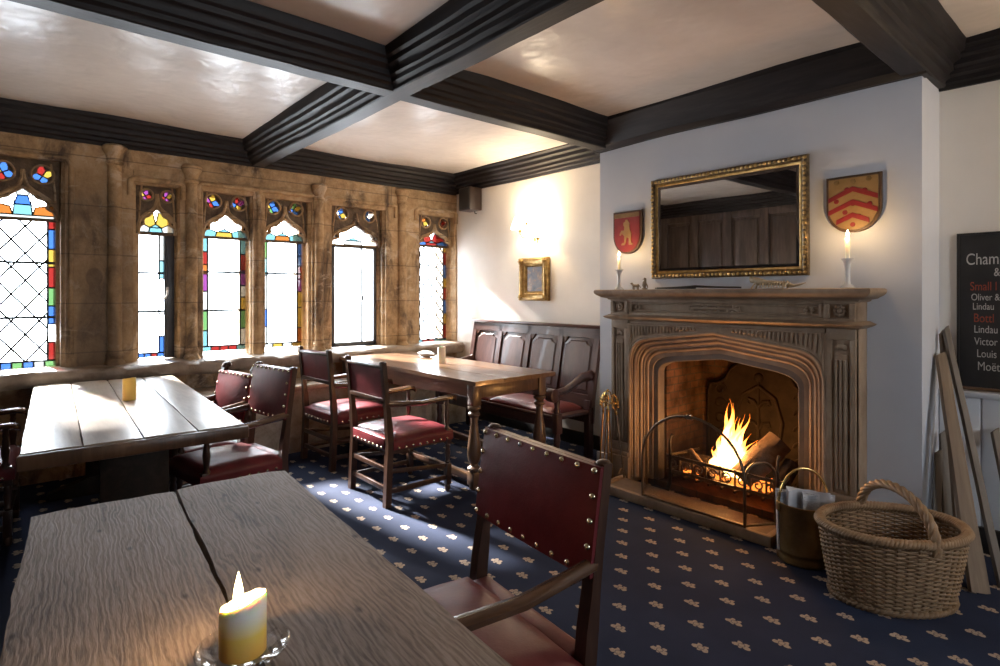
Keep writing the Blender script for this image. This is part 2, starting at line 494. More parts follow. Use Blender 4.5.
def m_painting():
    t = NT('oil_painting'); v = t.coord()
    c = t.ramp(t.noise(v, 11, 5, .65, .5), [(.32, (.035, .03, .035)), (.5, (.10, .085, .09)), (.58, (.20, .10, .06)), (.68, (.32, .24, .17))])
    t.set(c, .3); return t.m
MAT['painting'] = m_painting()
MAT['shield_red'] = mottled('shield_red', (.15, .012, .016), (.22, .024, .024), 10, .4, .1, .002)
MAT['shield_gold'] = mottled('shield_gold', (.20, .12, .045), (.30, .19, .08), 9, .38, .15, .002)
MAT['shield_wood'] = wood('shield_wood', (.04, .022, .012), (.09, .05, .028), (.15, .09, .05), 'Z', .4, 14, .1, .002)
MAT['shield_dark'] = mottled('shield_dark_gold', (.14, .085, .03), (.24, .15, .06), 16, .4, .2, .002)
MAT['wax'] = None
def m_wax(name, col, emit=0.0, sss=.35):
    t = NT(name); t.set(col, .45, 0, .4)
    t.b.inputs['Subsurface Weight'].default_value = sss
    t.b.inputs['Subsurface Radius'].default_value = (.03, .016, .006)
    return t.m
MAT['wax'] = m_wax('ivory_wax', (.85, .80, .66))
MAT['wax_yellow'] = m_wax('yellow_wax', (.88, .58, .14))
MAT['ceramic'] = mottled('white_ceramic', (.62, .61, .60), (.70, .69, .67), 6, .25, 0)
MAT['stone_fig'] = mottled('figurine_clay', (.12, .09, .06), (.26, .20, .13), 18, .5, .3, .003)
MAT['bone'] = mottled('pale_ornament', (.28, .23, .15), (.45, .38, .27), 24, .5, .3, .002)
MAT['black'] = mottled('black_casing', (.012, .011, .011), (.025, .022, .022), 10, .45, .1, .001)
MAT['speaker_brown'] = mottled('speaker_brown', (.030, .018, .014), (.05, .03, .022), 12, .4, .15, .001)
MAT['dusk_cloth'] = mottled('grey_cloth', (.16, .15, .15), (.30, .29, .28), 14, .85, .5, .01, 30)
MAT['glassware'] = None
def m_glassware():
    t = NT('clear_glassware'); n = t.n; n.remove(t.b)
    tr = n.new('ShaderNodeBsdfTransparent'); tr.inputs['Color'].default_value = (.95, .94, .92, 1)
    gl = n.new('ShaderNodeBsdfGlossy'); gl.inputs['Roughness'].default_value = .06
    fr = n.new('ShaderNodeLayerWeight'); fr.inputs['Blend'].default_value = .12
    mx = n.new('ShaderNodeMixShader')
    t.L(fr.outputs['Facing'], mx.inputs[0]); t.L(tr.outputs[0], mx.inputs[1]); t.L(gl.outputs[0], mx.inputs[2]); t.L(mx.outputs[0], t.out.inputs['Surface'])
    return t.m
MAT['glassware'] = m_glassware()
def m_mesh():
    """fine wire gauze of the fire guard: wires with open gaps"""
    t = NT('wire_gauze'); n = t.n
    v = t.coord(); sp = n.new('ShaderNodeSeparateXYZ'); t.L(v, sp.inputs[0])
    h = t.math('ADD', sp.outputs[0], sp.outputs[1])
    a = t.math('LESS_THAN', t.math('FRACT', t.math('MULTIPLY', h, 150)), .24)
    b = t.math('LESS_THAN', t.math('FRACT', t.math('MULTIPLY', sp.outputs[2], 150)), .24)
    m = t.math('MAXIMUM', a, b)
    t.set((.06, .045, .03), .5, .6)
    tr = n.new('ShaderNodeBsdfTransparent'); mx = n.new('ShaderNodeMixShader')
    t.L(m, mx.inputs[0]); t.L(tr.outputs[0], mx.inputs[1]); t.L(t.b.outputs[0], mx.inputs[2]); t.L(mx.outputs[0], t.out.inputs['Surface'])
    return t.m
MAT['gauze'] = m_mesh()
def emit(name, col, strength):
    t = NT(name); n = t.n; n.remove(t.b)
    e = n.new('ShaderNodeEmission'); e.inputs['Color'].default_value = (*col, 1); e.inputs['Strength'].default_value = strength
    t.L(e.outputs[0], t.out.inputs['Surface']); return t.m
MAT['candle_flame'] = emit('candle_flame', (1, .72, .32), 22)
MAT['lamp_shade'] = emit('glowing_lamp_shade', (1, .84, .62), 7)
MAT['ember'] = emit('ember', (1, .22, .03), 1.4)
def m_flame():
    t = NT('fire_flame'); n = t.n; n.remove(t.b)
    tc = n.new('ShaderNodeTexCoord'); sp = n.new('ShaderNodeSeparateXYZ'); t.L(tc.outputs['Generated'], sp.inputs[0])
    e = n.new('ShaderNodeEmission')
    c = t.ramp(sp.outputs[2], [(0, (1, .62, .22)), (.45, (1, .50, .13)), (.75, (1, .30, .04)), (1, (.9, .16, .01))])
    s = t.ramp(sp.outputs[2], [(0, (.75, .75, .75)), (.35, (1, 1, 1)), (.7, (.45, .45, .45)), (1, (.12, .12, .12))])
    t.L(c, e.inputs['Color']); t.L(t.math('MULTIPLY', s, 9.0), e.inputs['Strength'])
    tr = n.new('ShaderNodeBsdfTransparent'); lw = n.new('ShaderNodeLayerWeight'); lw.inputs['Blend'].default_value = .35
    wisp = t.noise(t.coord((1, 1, .35)), 22, 4, .6)
    op = t.math('MULTIPLY', t.math('SUBTRACT', 1.0, lw.outputs['Facing']), t.ramp(wisp, [(.35, (.15, .15, .15)), (.6, (1, 1, 1))]), clamp=True)
    mx = n.new('ShaderNodeMixShader'); t.L(op, mx.inputs[0]); t.L(tr.outputs[0], mx.inputs[1]); t.L(e.outputs[0], mx.inputs[2])
    t.L(mx.outputs[0], t.out.inputs['Surface']); return t.m
MAT['flame'] = m_flame()

def m_carpet():
    t = NT('blue_sprig_carpet'); v = t.coord()
    sp = t.n.new('ShaderNodeSeparateXYZ'); t.L(v, sp.inputs[0])
    wob = t.math('MULTIPLY', t.math('SUBTRACT', t.noise(v, 70, 2, .5), .5), .018)
    px, py = .2, .275
    def motif(ox, oy, flip):
        u = t.math('ADD', t.math('DIVIDE', t.math('SUBTRACT', sp.outputs[0], -1.402 + ox), px), .5)
        w = t.math('ADD', t.math('DIVIDE', t.math('SUBTRACT', sp.outputs[1], 1.834 + oy), py), .5)
        u = t.math('MULTIPLY', t.math('SUBTRACT', t.math('FRACT', u), .5), px)
        w = t.math('MULTIPLY', t.math('SUBTRACT', t.math('FRACT', w), .5), py)
        th = t.math('ARCTAN2', w, t.math('MULTIPLY', u, flip))
        r = t.math('SQRT', t.math('ADD', t.math('MULTIPLY', u, u), t.math('MULTIPLY', w, w)))
        lim = t.math('MULTIPLY', t.math('ABSOLUTE', t.math('COSINE', t.math('MULTIPLY', t.math('ADD', th, .35), 2.5))), .014)
        lim = t.math('ADD', lim, t.math('MULTIPLY', t.math('COSINE', t.math('MULTIPLY', th, 2)), .0075))
        lim = t.math('ADD', t.math('ADD', lim, .0165), wob)
        body = t.math('LESS_THAN', r, lim)
        gap = t.math('LESS_THAN', t.math('ABSOLUTE', t.math('SUBTRACT', r, .0125)), .0016)
        return t.math('MULTIPLY', body, t.math('SUBTRACT', 1, t.math('MULTIPLY', gap, .7)))
    m = t.math('MAXIMUM', motif(0, 0, 1), motif(px / 2, py / 2, -1))
    pile = t.noise(v, 260, 2, .5)
    base = t.ramp(t.noise(v, 3, 4, .6), [(.3, (.017, .025, .055)), (.7, (.026, .037, .075))])
    base = t.mix(t.math('MULTIPLY', pile, .6), base, (.012, .016, .036))
    cream = t.ramp(pile, [(.3, (.28, .20, .14)), (.7, (.50, .40, .31))])
    t.set(t.mix(m, base, cream), .92, 0, .2)
    t.bump(pile, .35, .004)
    return t.m
MAT['carpet'] = m_carpet()
# ------------------------------------------------------------------ the room
X0, X1, Y0 = -5.9, 2.6, -1.0

mb = MB(); mb.box(-5.9, X1, Y0 - .1, 4.4, -.06, 0); struct(mb.build('floor', MAT['carpet']))

mb = MB()
nx, ny = 60, 40
g = [[mb.bm.verts.new((X0 + (X1 - X0) * i / nx, Y0 - .1 + (4.5 - Y0) * j / ny, ZC + .016 * noise.noise(Vector((i * .21, j * .2, 3.3))))) for j in range(ny + 1)] for i in range(nx + 1)]
for i in range(nx):
    for j in range(ny): mb._f([g[i][j], g[i][j + 1], g[i + 1][j + 1], g[i + 1][j]])
mb.box(X0, X1, Y0 - .1, 4.45, ZC + .05, ZC + .12)
struct(mb.build('ceiling', MAT['ceiling'], angle=60, recalc=False))

# --- beams and cornices -------------------------------------------------
HALF = [(.053, 0), (.060, .006), (.064, .026), (.071, .034), (.084, .040), (.092, .060), (.108, .068), (.112, .094), (.120, .104), (.142, .112), (.150, .136), (.168, .146), (.178, .168), (.186, .20), (.186, .24)]
def beam(name, axis, c, a0, a1, seed, zb=ZB, half=HALF):
    prof = [(-o, z) for o, z in reversed(half)] + [(o, z) for o, z in half]
    n = max(8, int((a1 - a0) / .12))
    rings = []
    for i in range(n + 1):
        a = a0 + (a1 - a0) * i / n
        ring = []
        for k, (o, z) in enumerate(prof):
            w = .006 * noise.noise(Vector((a * 1.6, seed, 0))) + .005 * noise.noise(Vector((a * 4.5, k * .35, seed)))
            wz = .008 * noise.noise(Vector((a * .9, seed + 5, 0))) + .003 * noise.noise(Vector((a * 6, k * .5, seed + 9)))
            if axis == 'X': ring.append((a, c + o + w, zb + z + wz))
            else: ring.append((c + o + w, a, zb + z + wz))
        rings.append(ring)
    mb = MB(); mb.loft(rings)
    return struct(mb.build(name, MAT['beam'] if axis == 'Y' else MAT['beam_x'], angle=28))
CORN = [(0, -.03), (.02, -.03), (.028, -.008), (.05, 0), (.055, .022), (.082, .032), (.086, .058), (.115, .07), (.12, .10), (.15, .112), (.158, .138), (.19, .15), (.2, .19), (.2, .24)]
def cornice(name, axis, wall, sgn, a0, a1, seed, zb=ZB + .03, amp=1.0, prof=CORN):
    n = max(8, int(abs(a1 - a0) / .12))
    rings = []
    full = [(-.05, prof[0][1])] + list(prof) + [(-.05, .24)]
    for i in range(n + 1):
        a = a0 + (a1 - a0) * i / n
        ring = []
        for k, (o, z) in enumerate(full):
            w = .006 * noise.noise(Vector((a * 1.8, seed, k * .2))) if o > 0 else 0
            wz = .010 * noise.noise(Vector((a * 1.1, seed + 5, 0))) * amp
            p = wall + sgn * (o + w)
            ring.append((a, p, zb + z + wz) if axis == 'X' else (p, a, zb + z + wz))
        rings.append(ring)
    mb = MB(); mb.loft(rings)
    return struct(mb.build(name, MAT['beam'] if axis == 'Y' else MAT['beam_x'], angle=28))
beam('trim_1', 'Y', -2.975, Y0, 3.66, 1.0)
beam('trim_2', 'Y', -.855, Y0, 4.05, 2.0)
beam('trim_3', 'X', 1.765, -5.45, X1, 3.0)
cornice('trim_4', 'Y', XW, 1, Y0, 4.05, 4.0)
cornice('trim_5', 'X', YL, -1, -5.5, -3.0, 5.0, ZB + .04)
FLATC = [(0, -.03), (.03, -.03), (.05, -.012), (.075, .0), (.09, .03), (.115, .07), (.15, .12), (.18, .15), (.185, .19), (.185, .24)]
cornice('trim_6', 'X', YC, -1, -3.05, -.80, 6.0, ZB + .02, 2.0, FLATC)
cornice('trim_7', 'X', YL, -1, -.85, X1, 7.0, ZB + .02)
cornice('trim_8', 'X', Y0, 1, -5.5, X1, 8.0, ZB - .0)
cornice('trim_9', 'Y', X1 - .05, -1, Y0, 4.05, 9.0, ZB)

# --- window wall ---------------------------------------------------------
wl = MB()
XO = -5.86
wl.box(XO, XW, Y0 - .1, 4.4, -.05, .80)
wl.box(XO, XW, Y0 - .1, 4.4, 2.44, ZC + .1)
wl.box(XO + .003, XW - .006, WINS[1][0] - .05, 4.4, 2.33, 2.439)
edges = [(Y0 - .1, None)] + [(w[0], w[1]) for w in WINS] + [(4.40, None)]
for i in range(len(WINS) + 1):
    a = edges[i][1] if i > 0 else Y0 - .1
    b = edges[i + 1][0]
    narrow = (b - a) < .25
    s = .03 if narrow else .055
    if i == 0: poly = [(XO, a), (XW, a), (XW, b - s), (XG + .03, b), (XO, b)]
    elif i == len(WINS): poly = [(XO, a), (XG, a), (XG + .02, a + .012), (XW, a + .045), (XW, b), (XO, b)]
    else:
        poly = [(XO, a), (XG, a), (XG + .03, a + .004), (XG + .045, a + s * .45), (XW - .035, a + s * .55), (XW - .02, a + s), (XW, a + s),
                (XW, b - s), (XW - .02, b - s), (XW - .035, b - s * .55), (XG + .045, b - s * .45), (XG + .03, b - .004), (XG, b), (XO, b)]
    wl.prism(poly[::-1], .80, 2.44)
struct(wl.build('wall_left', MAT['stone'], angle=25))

def lump(pts_fn, n, rows, amp, sc, seed):
    pass
# rough stone ledge under the lights and the bench below it
mb = MB()
rings = []
n = 150
for i in range(n + 1):
    y = Y0 + (4.07 - Y0) * i / n
    e = .015 * noise.noise(Vector((y * 3.5, 1.2, 0))) + .03 * noise.noise(Vector((y * 1.3, 7.2, 0)))
    tz = .012 * noise.noise(Vector((y * 4, 3.2, 0)))
    d = .17 + e
    nz = lambda k: .018 * noise.noise(Vector((y * 7, k * 2.1, 5))) + .008 * noise.noise(Vector((y * 19, k * 3.3, 9)))
    rings.append([(XG - .02, y, .78), (XG - .02, y, .862 + tz * .3), (XW + .02, y, .858 + tz), (XW + d - .07, y, .852 + tz), (XW + d - .022 + nz(1), y, .846 + tz + nz(4) * .5), (XW + d + nz(2), y, .822 + tz), (XW + d - .006 + nz(3), y, .765 + nz(5) * .5), (XW + d - .03 + nz(6), y, .735 + tz), (XW - .03, y, .72)])
mb.loft(rings)
struct(mb.build('trim_10', MAT['sill'], angle=50))
mb = MB()
mb.box(XW - .02, -5.02, 1.0, 4.06, .55, .60, bevel=.012)
mb.box(XW - .02, -5.06, 1.02, 4.06, -.02, .555)
struct(mb.build('trim_11', MAT['plank_top']))

# shafts with capitals between the lights
def shaft(name, y, r, ztop, x=XW, seed=0):
    mb = MB()
    prof = [(r * 1.5, .82), (r * 1.55, .86), (r * 1.1, .90), (r * 1.3, .93), (r, .96)]
    k = 12
    for i in range(k + 1):
        z = .97 + (ztop - .15 - .97) * i / k
        prof.append((r * (1 + .05 * noise.noise(Vector((z * 3, seed, 0)))), z))
    prof += [(r * 1.25, ztop - .14), (r * 1.25, ztop - .12), (r * 1.0, ztop - .11), (r * 1.35, ztop - .06), (r * 1.7, ztop - .03), (r * 1.75, ztop), (r * 1.4, ztop + .015)]
    mb.lathe(prof, 14, T(x, y, 0))
    return struct(mb.build(name, MAT['stone'], angle=40))
shaft('trim_12', .66, .05, 2.60, XW + .005, 1)
shaft('trim_13', 1.215, .047, 2.52, XW + .01, 2)
shaft('trim_14', 2.36, .047, 2.50, XW + .01, 3)
shaft('trim_15', 3.32, .05, 2.56, XW + .005, 4)
shaft('trim_16', 1.785, .022, 2.40, XW - .005, 5)
# label moulding over the lights
mb = MB()
for a, b, z in ((.76, 1.15, 2.35), (1.26, 2.32, 2.37), (2.42, 3.24, 2.37), (3.5, 4.06, 2.37)):
    mb.tube([(XW + .005, a, z - .12), (XW + .012, a, z), (XW + .012, a + .03, z + .02), (XW + .012, b - .03, z + .02), (XW + .012, b, z), (XW + .005, b, z - .12)], .022, 8)
mb.tube([(XW, -.18, .95), (XW, -.18, 2.4), (XW, -.14, 2.46), (XW, .34, 2.46), (XW, .38, 2.4), (XW, .38, .95)], .02, 8)
mb.jitter(.012, 6)
struct(mb.build('trim_17', MAT['stone'], angle=60))

# --- the lights: tracery, stained glass, leading -------------------------
def head_loop(cy, a, z0, za, n=3):
    h = za - z0
    rt = [(1.0, 0), (1.0, .10), (.97, .22), (.88, .32), (.76, .35), (.70, .40), (.74, .47), (.72, .56), (.62, .64), (.48, .665), (.40, .70), (.33, .78), (.20, .87), (.09, .94), (0, 1.0)]
    pts = [(cy + x * a, z0 + z * h) for x, z in rt]
    pts += [(cy - x * a, z0 + z * h) for x, z in reversed(rt[:-1])]
    return pts
def dagger(cy, cz, r, tilt):
    pts = []
    for i in range(28):
        t = 2 * PI * i / 28
        rr = r * (1 + .30 * math.cos(4 * t + PI)) * (1.25 if abs(math.sin(t)) > .7 else .95)
        x, y = rr * math.cos(t), rr * math.sin(t)
        pts.append((cy + x * math.cos(tilt) - y * math.sin(tilt), cz + x * math.sin(tilt) + y * math.cos(tilt)))
    return pts
def sequence_border(mb, y0, y1, z0, z1, cols, x):
    n = len(cols)
    tot = sum(c[1] for c in cols)
    z = z1
    for c, h in cols:
        h = (z1 - z0) * h / tot
        mb.poly([(x, y0, z - h), (x, y1, z - h), (x, y1, z), (x, y0, z)], mi=GI[c]); z -= h
def hborder(mb, y0, y1, z0, z1, cols, x):
    w = (y1 - y0) / len(cols)
    for i, c in enumerate(cols):
        mb.poly([(x, y0 + w * i, z0), (x, y0 + w * (i + 1), z0), (x, y0 + w * (i + 1), z1), (x, y0 + w * i, z1)], mi=GI[c])
def glass_poly(mb, pts2, c, x=XG):
    mb.poly([(x, p[0], p[1]) for p in pts2], mi=GI[c])
def came(mb, p, q, w=.014, x=XG):
    mb.bar((x, p[0], p[1]), (x, q[0], q[1]), w, .007, up=(1, 0, 0))

def clip_line(p, d, y0, y1, z0, z1):
    t0, t1 = -9, 9
    for k, (lo, hi) in enumerate(((y0, y1), (z0, z1))):
        if abs(d[k]) < 1e-9: continue
        a, b = (lo - p[k]) / d[k], (hi - p[k]) / d[k]
        if a > b: a, b = b, a
        t0, t1 = max(t0, a), min(t1, b)
    if t1 <= t0: return None
    return ((p[0] + d[0] * t0, p[1] + d[1] * t0), (p[0] + d[0] * t1, p[1] + d[1] * t1))

def window(idx, cfg):
    y0, y1, z0, zs, zt = WINS[idx]
    cy, a = (y0 + y1) / 2, (y1 - y0) / 2
    root = sempty('window_%d' % (idx + 1), (0, 0, 0))
    za = zt - (.20 if idx != 0 else .215)
    # tracery plate, front moulding plate and a rear plate
    dr = cfg.get('dr', .046)
    dz = zt - (.085 if idx else .10); dy = a * .60
    outer = [(y0 - .03, zs), (y1 + .03, zs), (y1 + .03, zt + .03), (y0 - .03, zt + .03)]
    tr = MB()
    tr.mesh(filled([outer, head_loop(cy, a * .97, zs + .002, za), dagger(cy - dy, dz, dr, .5), dagger(cy + dy, dz, dr, -.5),
                    circle(cy - a * .90, zs + .42 * (za - zs), a * .085, 12), circle(cy + a * .90, zs + .42 * (za - zs), a * .085, 12)], .05, .012, 1), T(XG + .035) @ M_YZ)
    tr.jitter(.004, 14, idx)
    tr.build('tracery', MAT['stone_dark'], root, angle=45)
    tr = MB()
    hl = head_loop(cy, a * 1.04, zs - .005, za + .012)
    tr.tube([(XG + .066, p[0], p[1]) for p in hl], .011, 6)
    # raised ogee rib following the head
    h = za - zs
    rib = [(cy + sx * a * x, zs + h * z) for sx in (1,) for x, z in ((1.06, -.02), (1.06, .25), (.98, .48), (.80, .68), (.55, .82), (.30, .95), (.12, 1.10), (.03, 1.35), (0, 1.62))]
    ribl = [(2 * cy - p[0], p[1]) for p in rib]
    for rr in (rib, ribl):
        tr.tube([(XG + .07, p[0], min(p[1], zt + .01)) for p in rr], .015, 6)
    for sg in (-1, 1):          # moulded rims of the spandrel eyes and cusp circles
        tr.tube([(XG + .068, p[0], p[1]) for p in circle(cy + sg * dy, dz, dr * 1.42, 20)], .009, 6, closed=True)
        tr.tube([(XG + .064, p[0], p[1]) for p in circle(cy + sg * a * .90, zs + .42 * h, a * .13, 14)], .007, 6, closed=True)
        tr.tube([(XG + .064, cy + sg * a * 1.0, zs + .5 * h), (XG + .066, cy + sg * a * .98, zs + h * 1.0), (XG + .066, cy + sg * a * .86, zt - .01)], .008, 6)
    tr.jitter(.004, 14, idx)
    tr.build('tracery_ribs', MAT['stone'], root, angle=45)
    gm = MB(); ld = MB()
    x = XG
    bw = cfg.get('bw', .045)
    L, Rr, B, Tt = cfg.get('left'), cfg.get('right'), cfg.get('bottom'), cfg.get('top')
    gy0, gy1 = y0, cfg.get('gy1', y1)
    ci0 = gy0 + (bw if L else 0); ci1 = gy1 - (bw if Rr else 0); cz0 = z0 + (bw if B else 0); cz1 = zs
    gm.poly([(x, ci0, cz0), (x, ci1, cz0), (x, ci1, cz1), (x, ci0, cz1)], mi=GI['clear'])
    if L: sequence_border(gm, gy0, ci0, z0 + (bw if B else 0), zs, L, x)
    if Rr: sequence_border(gm, ci1, gy1, z0 + (bw if B else 0), zs, Rr, x)
    if B: hborder(gm, gy0, gy1, z0, z0 + bw, B, x)
    for p, q in (((ci0, cz0), (ci0, cz1)), ((ci1, cz0), (ci1, cz1)), ((gy0, cz0), (gy1, cz0))):
        came(ld, p, q)
    for seq, (ya, yb) in ((L, (gy0, ci0)), (Rr, (ci1, gy1))):
        if not seq: continue
        tot = sum(c[1] for c in seq); z = zs
        for c, hh in seq:
            z -= (zs - cz0) * hh / tot
            came(ld, (ya, z), (yb, z), .012)
    if B:
        for i in range(1, len(B)): came(ld, (gy0 + (gy1 - gy0) * i / len(B), z0), (gy0 + (gy1 - gy0) * i / len(B), z0 + bw), .012)
    for z in cfg.get('bars', []): came(ld, (gy0, z), (gy1, z), .019)
    if cfg.get('diamond'):
        sp = cfg['diamond']; dd = cfg.get('dd', (1, 1.25))
        nrm = math.hypot(*dd)
        for sg in (1, -1):
            for k in range(-20, 30):
                seg = clip_line((ci0 + k * sp, cz0), (dd[0] / nrm * sg, dd[1] / nrm), ci0, ci1, cz0, cz1)
                if seg: came(ld, seg[0], seg[1], cfg.get('cw', .0135))
    # coloured pieces of the head, behind the tracery
    for pts, c in cfg['head'](cy, a, zs, za):
        glass_poly(gm, pts, c, x)
        for p, q in zip(pts, pts[1:] + pts[:1]): came(ld, p, q, .009)
    for sg in (-1, 1):
        cc = cfg['dag']
        c0 = (cy + sg * dy, dz); r = dr * 1.7
        for q in range(4):
            t0 = q * PI / 2 + .5 * -sg
            arc = [(c0[0] + r * math.cos(t0 + i * PI / 8), c0[1] + r * math.sin(t0 + i * PI / 8)) for i in range(5)]
            glass_poly(gm, [c0] + arc, cc[(q + (sg > 0)) % len(cc)], x)
            came(ld, c0, arc[0], .009)
        cx2 = cy + sg * a * .90; z2 = zs + .42 * (za - zs)
        glass_poly(gm, circle(cx2, z2, a * .13, 10), cfg.get('dot', 'yellow'), x + .002)
        for i in range(10):
            pass
    gm.build('stained_glass', GL, root, recalc=False)
    ld.build('leading', MAT['lead'], root)
    return root

def head_a(cy, a, z0, za):          # big leaded light: shell, orange wings, blue flame
    h = za - z0
    P = lambda x, z: (cy + x * a, z0 + z * h)
    return [([P(-1.02, 0), P(1.02, 0), P(1.02, .16), P(-1.02, .16)], 'pale'),
            ([P(-1.02, .16), P(-.30, .16), P(-.38, .42), P(-1.02, .55)], 'orange'), ([P(1.02, .16), P(.30, .16), P(.38, .42), P(1.02, .55)], 'orange'),
            ([P(-.30, .16), P(.30, .16), P(.26, .5), P(-.26, .5)], 'teal'),
            ([P(-1.02, .55), P(-.38, .42), P(-.26, .5), P(-.3, 1.02), P(-1.02, 1.02)], 'clear'), ([P(1.02, .55), P(.38, .42), P(.26, .5), P(.3, 1.02), P(1.02, 1.02)], 'clear'),
            ([P(-.26, .5), P(.26, .5), P(.16, .80), P(-.16, .80)], 'blue'), ([P(-.16, .80), P(.16, .80), P(.3, 1.03), P(-.3, 1.03)], 'pale')]
def head_b(c1, c2, c3):
    def f(cy, a, z0, za):
        h = za - z0
        P = lambda x, z: (cy + x * a, z0 + z * h)
        fan = [([P(-1.02, 0), P(-.42, 0), P(-.34, .28), P(-1.02, .5)], c1), ([P(1.02, 0), P(.42, 0), P(.34, .28), P(1.02, .5)], c1),
               ([P(-.42, 0), P(.42, 0), P(.34, .28), P(-.34, .28)], c2),
               ([P(-1.02, .5), P(-.34, .28), P(0, .42), P(-.2, 1.03), P(-1.02, 1.03)], c3), ([P(1.02, .5), P(.34, .28), P(0, .42), P(.2, 1.03), P(1.02, 1.03)], c3),
               ([P(-.34, .28), P(.34, .28), P(0, .42)], 'teal'), ([P(0, .42), P(.2, 1.03), P(-.2, 1.03)], 'clear')]
        return fan
    return f
E_ = [('red', .5), ('blue', 1.2), ('yellow', 1.1), ('red', 1.25), ('green', 1.1), ('blue', 1.1), ('clear', 1.1), ('red', 1.1)]
window(0, dict(left=E_[::-1], right=E_, bottom=['yellow', 'blue', 'green', 'blue', 'pale', 'green'], bars=[1.24, 1.66], diamond=.165, cw=.0145, head=head_a, dag=['blue', 'yellow', 'red', 'blue'], dr=.050, dot='pale'))
window(1, dict(right=[('pale', 1.6), ('teal', 1.1), ('clear', 2.2), ('clear', 1.4), ('blue', 1.0)], bottom=['blue', 'blue', 'red', 'blue'], bw=.035, bars=[1.27, 1.60], gy1=1.03, head=head_b('pale', 'teal', 'yellow'), dag=['purple', 'yellow', 'purple', 'red'], dr=.034))
B3 = [('teal', .9), ('red', .8), ('orange', .6), ('purple', 1.1), ('pale', 1.2), ('green', 1.3), ('teal', 1)]
window(2, dict(left=B3, right=[('teal', .9), ('red', 1.0), ('purple', .9), ('pale', .7), ('yellow', .8), ('green', 1.1), ('pale', 1)], bottom=['teal', 'red', 'red', 'red', 'teal'], bars=[1.27, 1.62], head=head_b('teal', 'yellow', 'clear'), dag=['yellow', 'purple', 'red', 'blue'], dot='orange'))
window(3, dict(left=[('green', 1), ('teal', 1), ('pale', 2), ('blue', 1), ('pale', 1)], right=[('blue', .9), ('blue', .7), ('red', .9), ('purple', .9), ('yellow', 1.1), ('yellow', 1.4), ('orange', 1)], bottom=['pale', 'yellow', 'pale', 'yellow'], bars=[1.62], bw=.04, head=head_b('teal', 'orange', 'clear'), dag=['blue', 'yellow', 'green', 'blue'], dot='yellow'))
w5 = window(4, dict(head=head_b('clear', 'pale', 'clear'), dag=['blue', 'clear', 'blue', 'yellow'], dot='pale', bars=[], gy1=3.066))
window(5, dict(left=[('orange', 1.2), ('blue', .9), ('clear', 3), ('pale', 2)], right=[('yellow', .5), ('red', 1.1), ('blue', 1.2), ('yellow', .9), ('red', 1.1), ('blue', 1.2), ('yellow', 1.0), ('red', 1.3)], bottom=['teal', 'red', 'red', 'teal', 'teal'], diamond=.115, dd=(1, 1.25), cw=.016,
               head=head_b('blue', 'red', 'red'), dag=['orange', 'red', 'orange', 'yellow'], dot='blue'))
# dark casements of the second and fifth light
def casement(root, ya, yb, za, zb, x, w, name='casement_frame'):
    mb = MB()
    for (a, b, c, d) in ((ya, ya + w, za, zb), (yb - w, yb, za, zb), (ya, yb, za, za + w), (ya, yb, zb - w, zb)):
        mb.box(x - .02, x + .03, a, b, c, d, bevel=.004)
    return mb.build(name, MAT['frame_metal'], root)
w2 = bpy.data.objects['window_2']
mb = MB(); mb.box(XG - .02, XG + .035, 1.03, 1.105, .87, 1.95, bevel=.004); mb.box(XG + .03, XG + .05, 1.045, 1.09, .88, 1.94, bevel=.003)
mb.box(XG - .02, XG + .03, .83, 1.10, 1.925, 1.95); mb.box(XG - .02, XG + .025, .83, .845, .87, 1.95)
mb.build('casement_frame', MAT['frame_metal'], w2)
mb = MB(); mb.tube([(XG + .05, 1.05, 1.45), (XG + .075, 1.05, 1.45), (XG + .08, 1.045, 1.42), (XG + .08, 1.03, 1.385), (XG + .075, 1.012, 1.38)], .008, 8); mb.box(XG + .048, XG + .058, 1.04, 1.06, 1.42, 1.48, bevel=.003)
mb.build('window_handle', MAT['white_plastic'], w2)
c5 = casement(w5, 2.55, 3.06, .88, 1.94, XG + .01, .032)
mb = MB(); mb.box(XG - .015, XG + .03, 2.89, 2.906, .90, 1.92, bevel=.003); mb.box(XG + .02, XG + .045, 2.885, 2.91, 1.35, 1.40)
mb.build('casement_bar', MAT['frame_metal'], w5)

# --- back walls, chimney breast, right wall --------------------------------
mb = MB()
mb.box(X0, -3.0, YL, YL + .2, -.05, ZC + .1)
struct(mb.build('wall_back', MAT['cream_wall']))
CXF = -1.92                                     # centre line of the fireplace
FBX0, FBX1 = CXF - .60, CXF + .60
mb = MB()
mb.box(-3.02, FBX0, YC, YL + .22, -.05, ZC + .1)
mb.box(FBX1, -.828, YC, YL + .22, -.05, ZC + .1)
mb.box(FBX0, FBX1, YC, YL + .22, 1.16, ZC + .1)
mb.bm.verts.ensure_lookup_table()
struct(mb.build('wall_chimney', MAT['white_wall'], angle=30))
mb = MB()
mb.box(-.83, X1, YL, YL + .2, -.05, ZC + .1)
struct(mb.build('wall_right', MAT['cream_wall']))
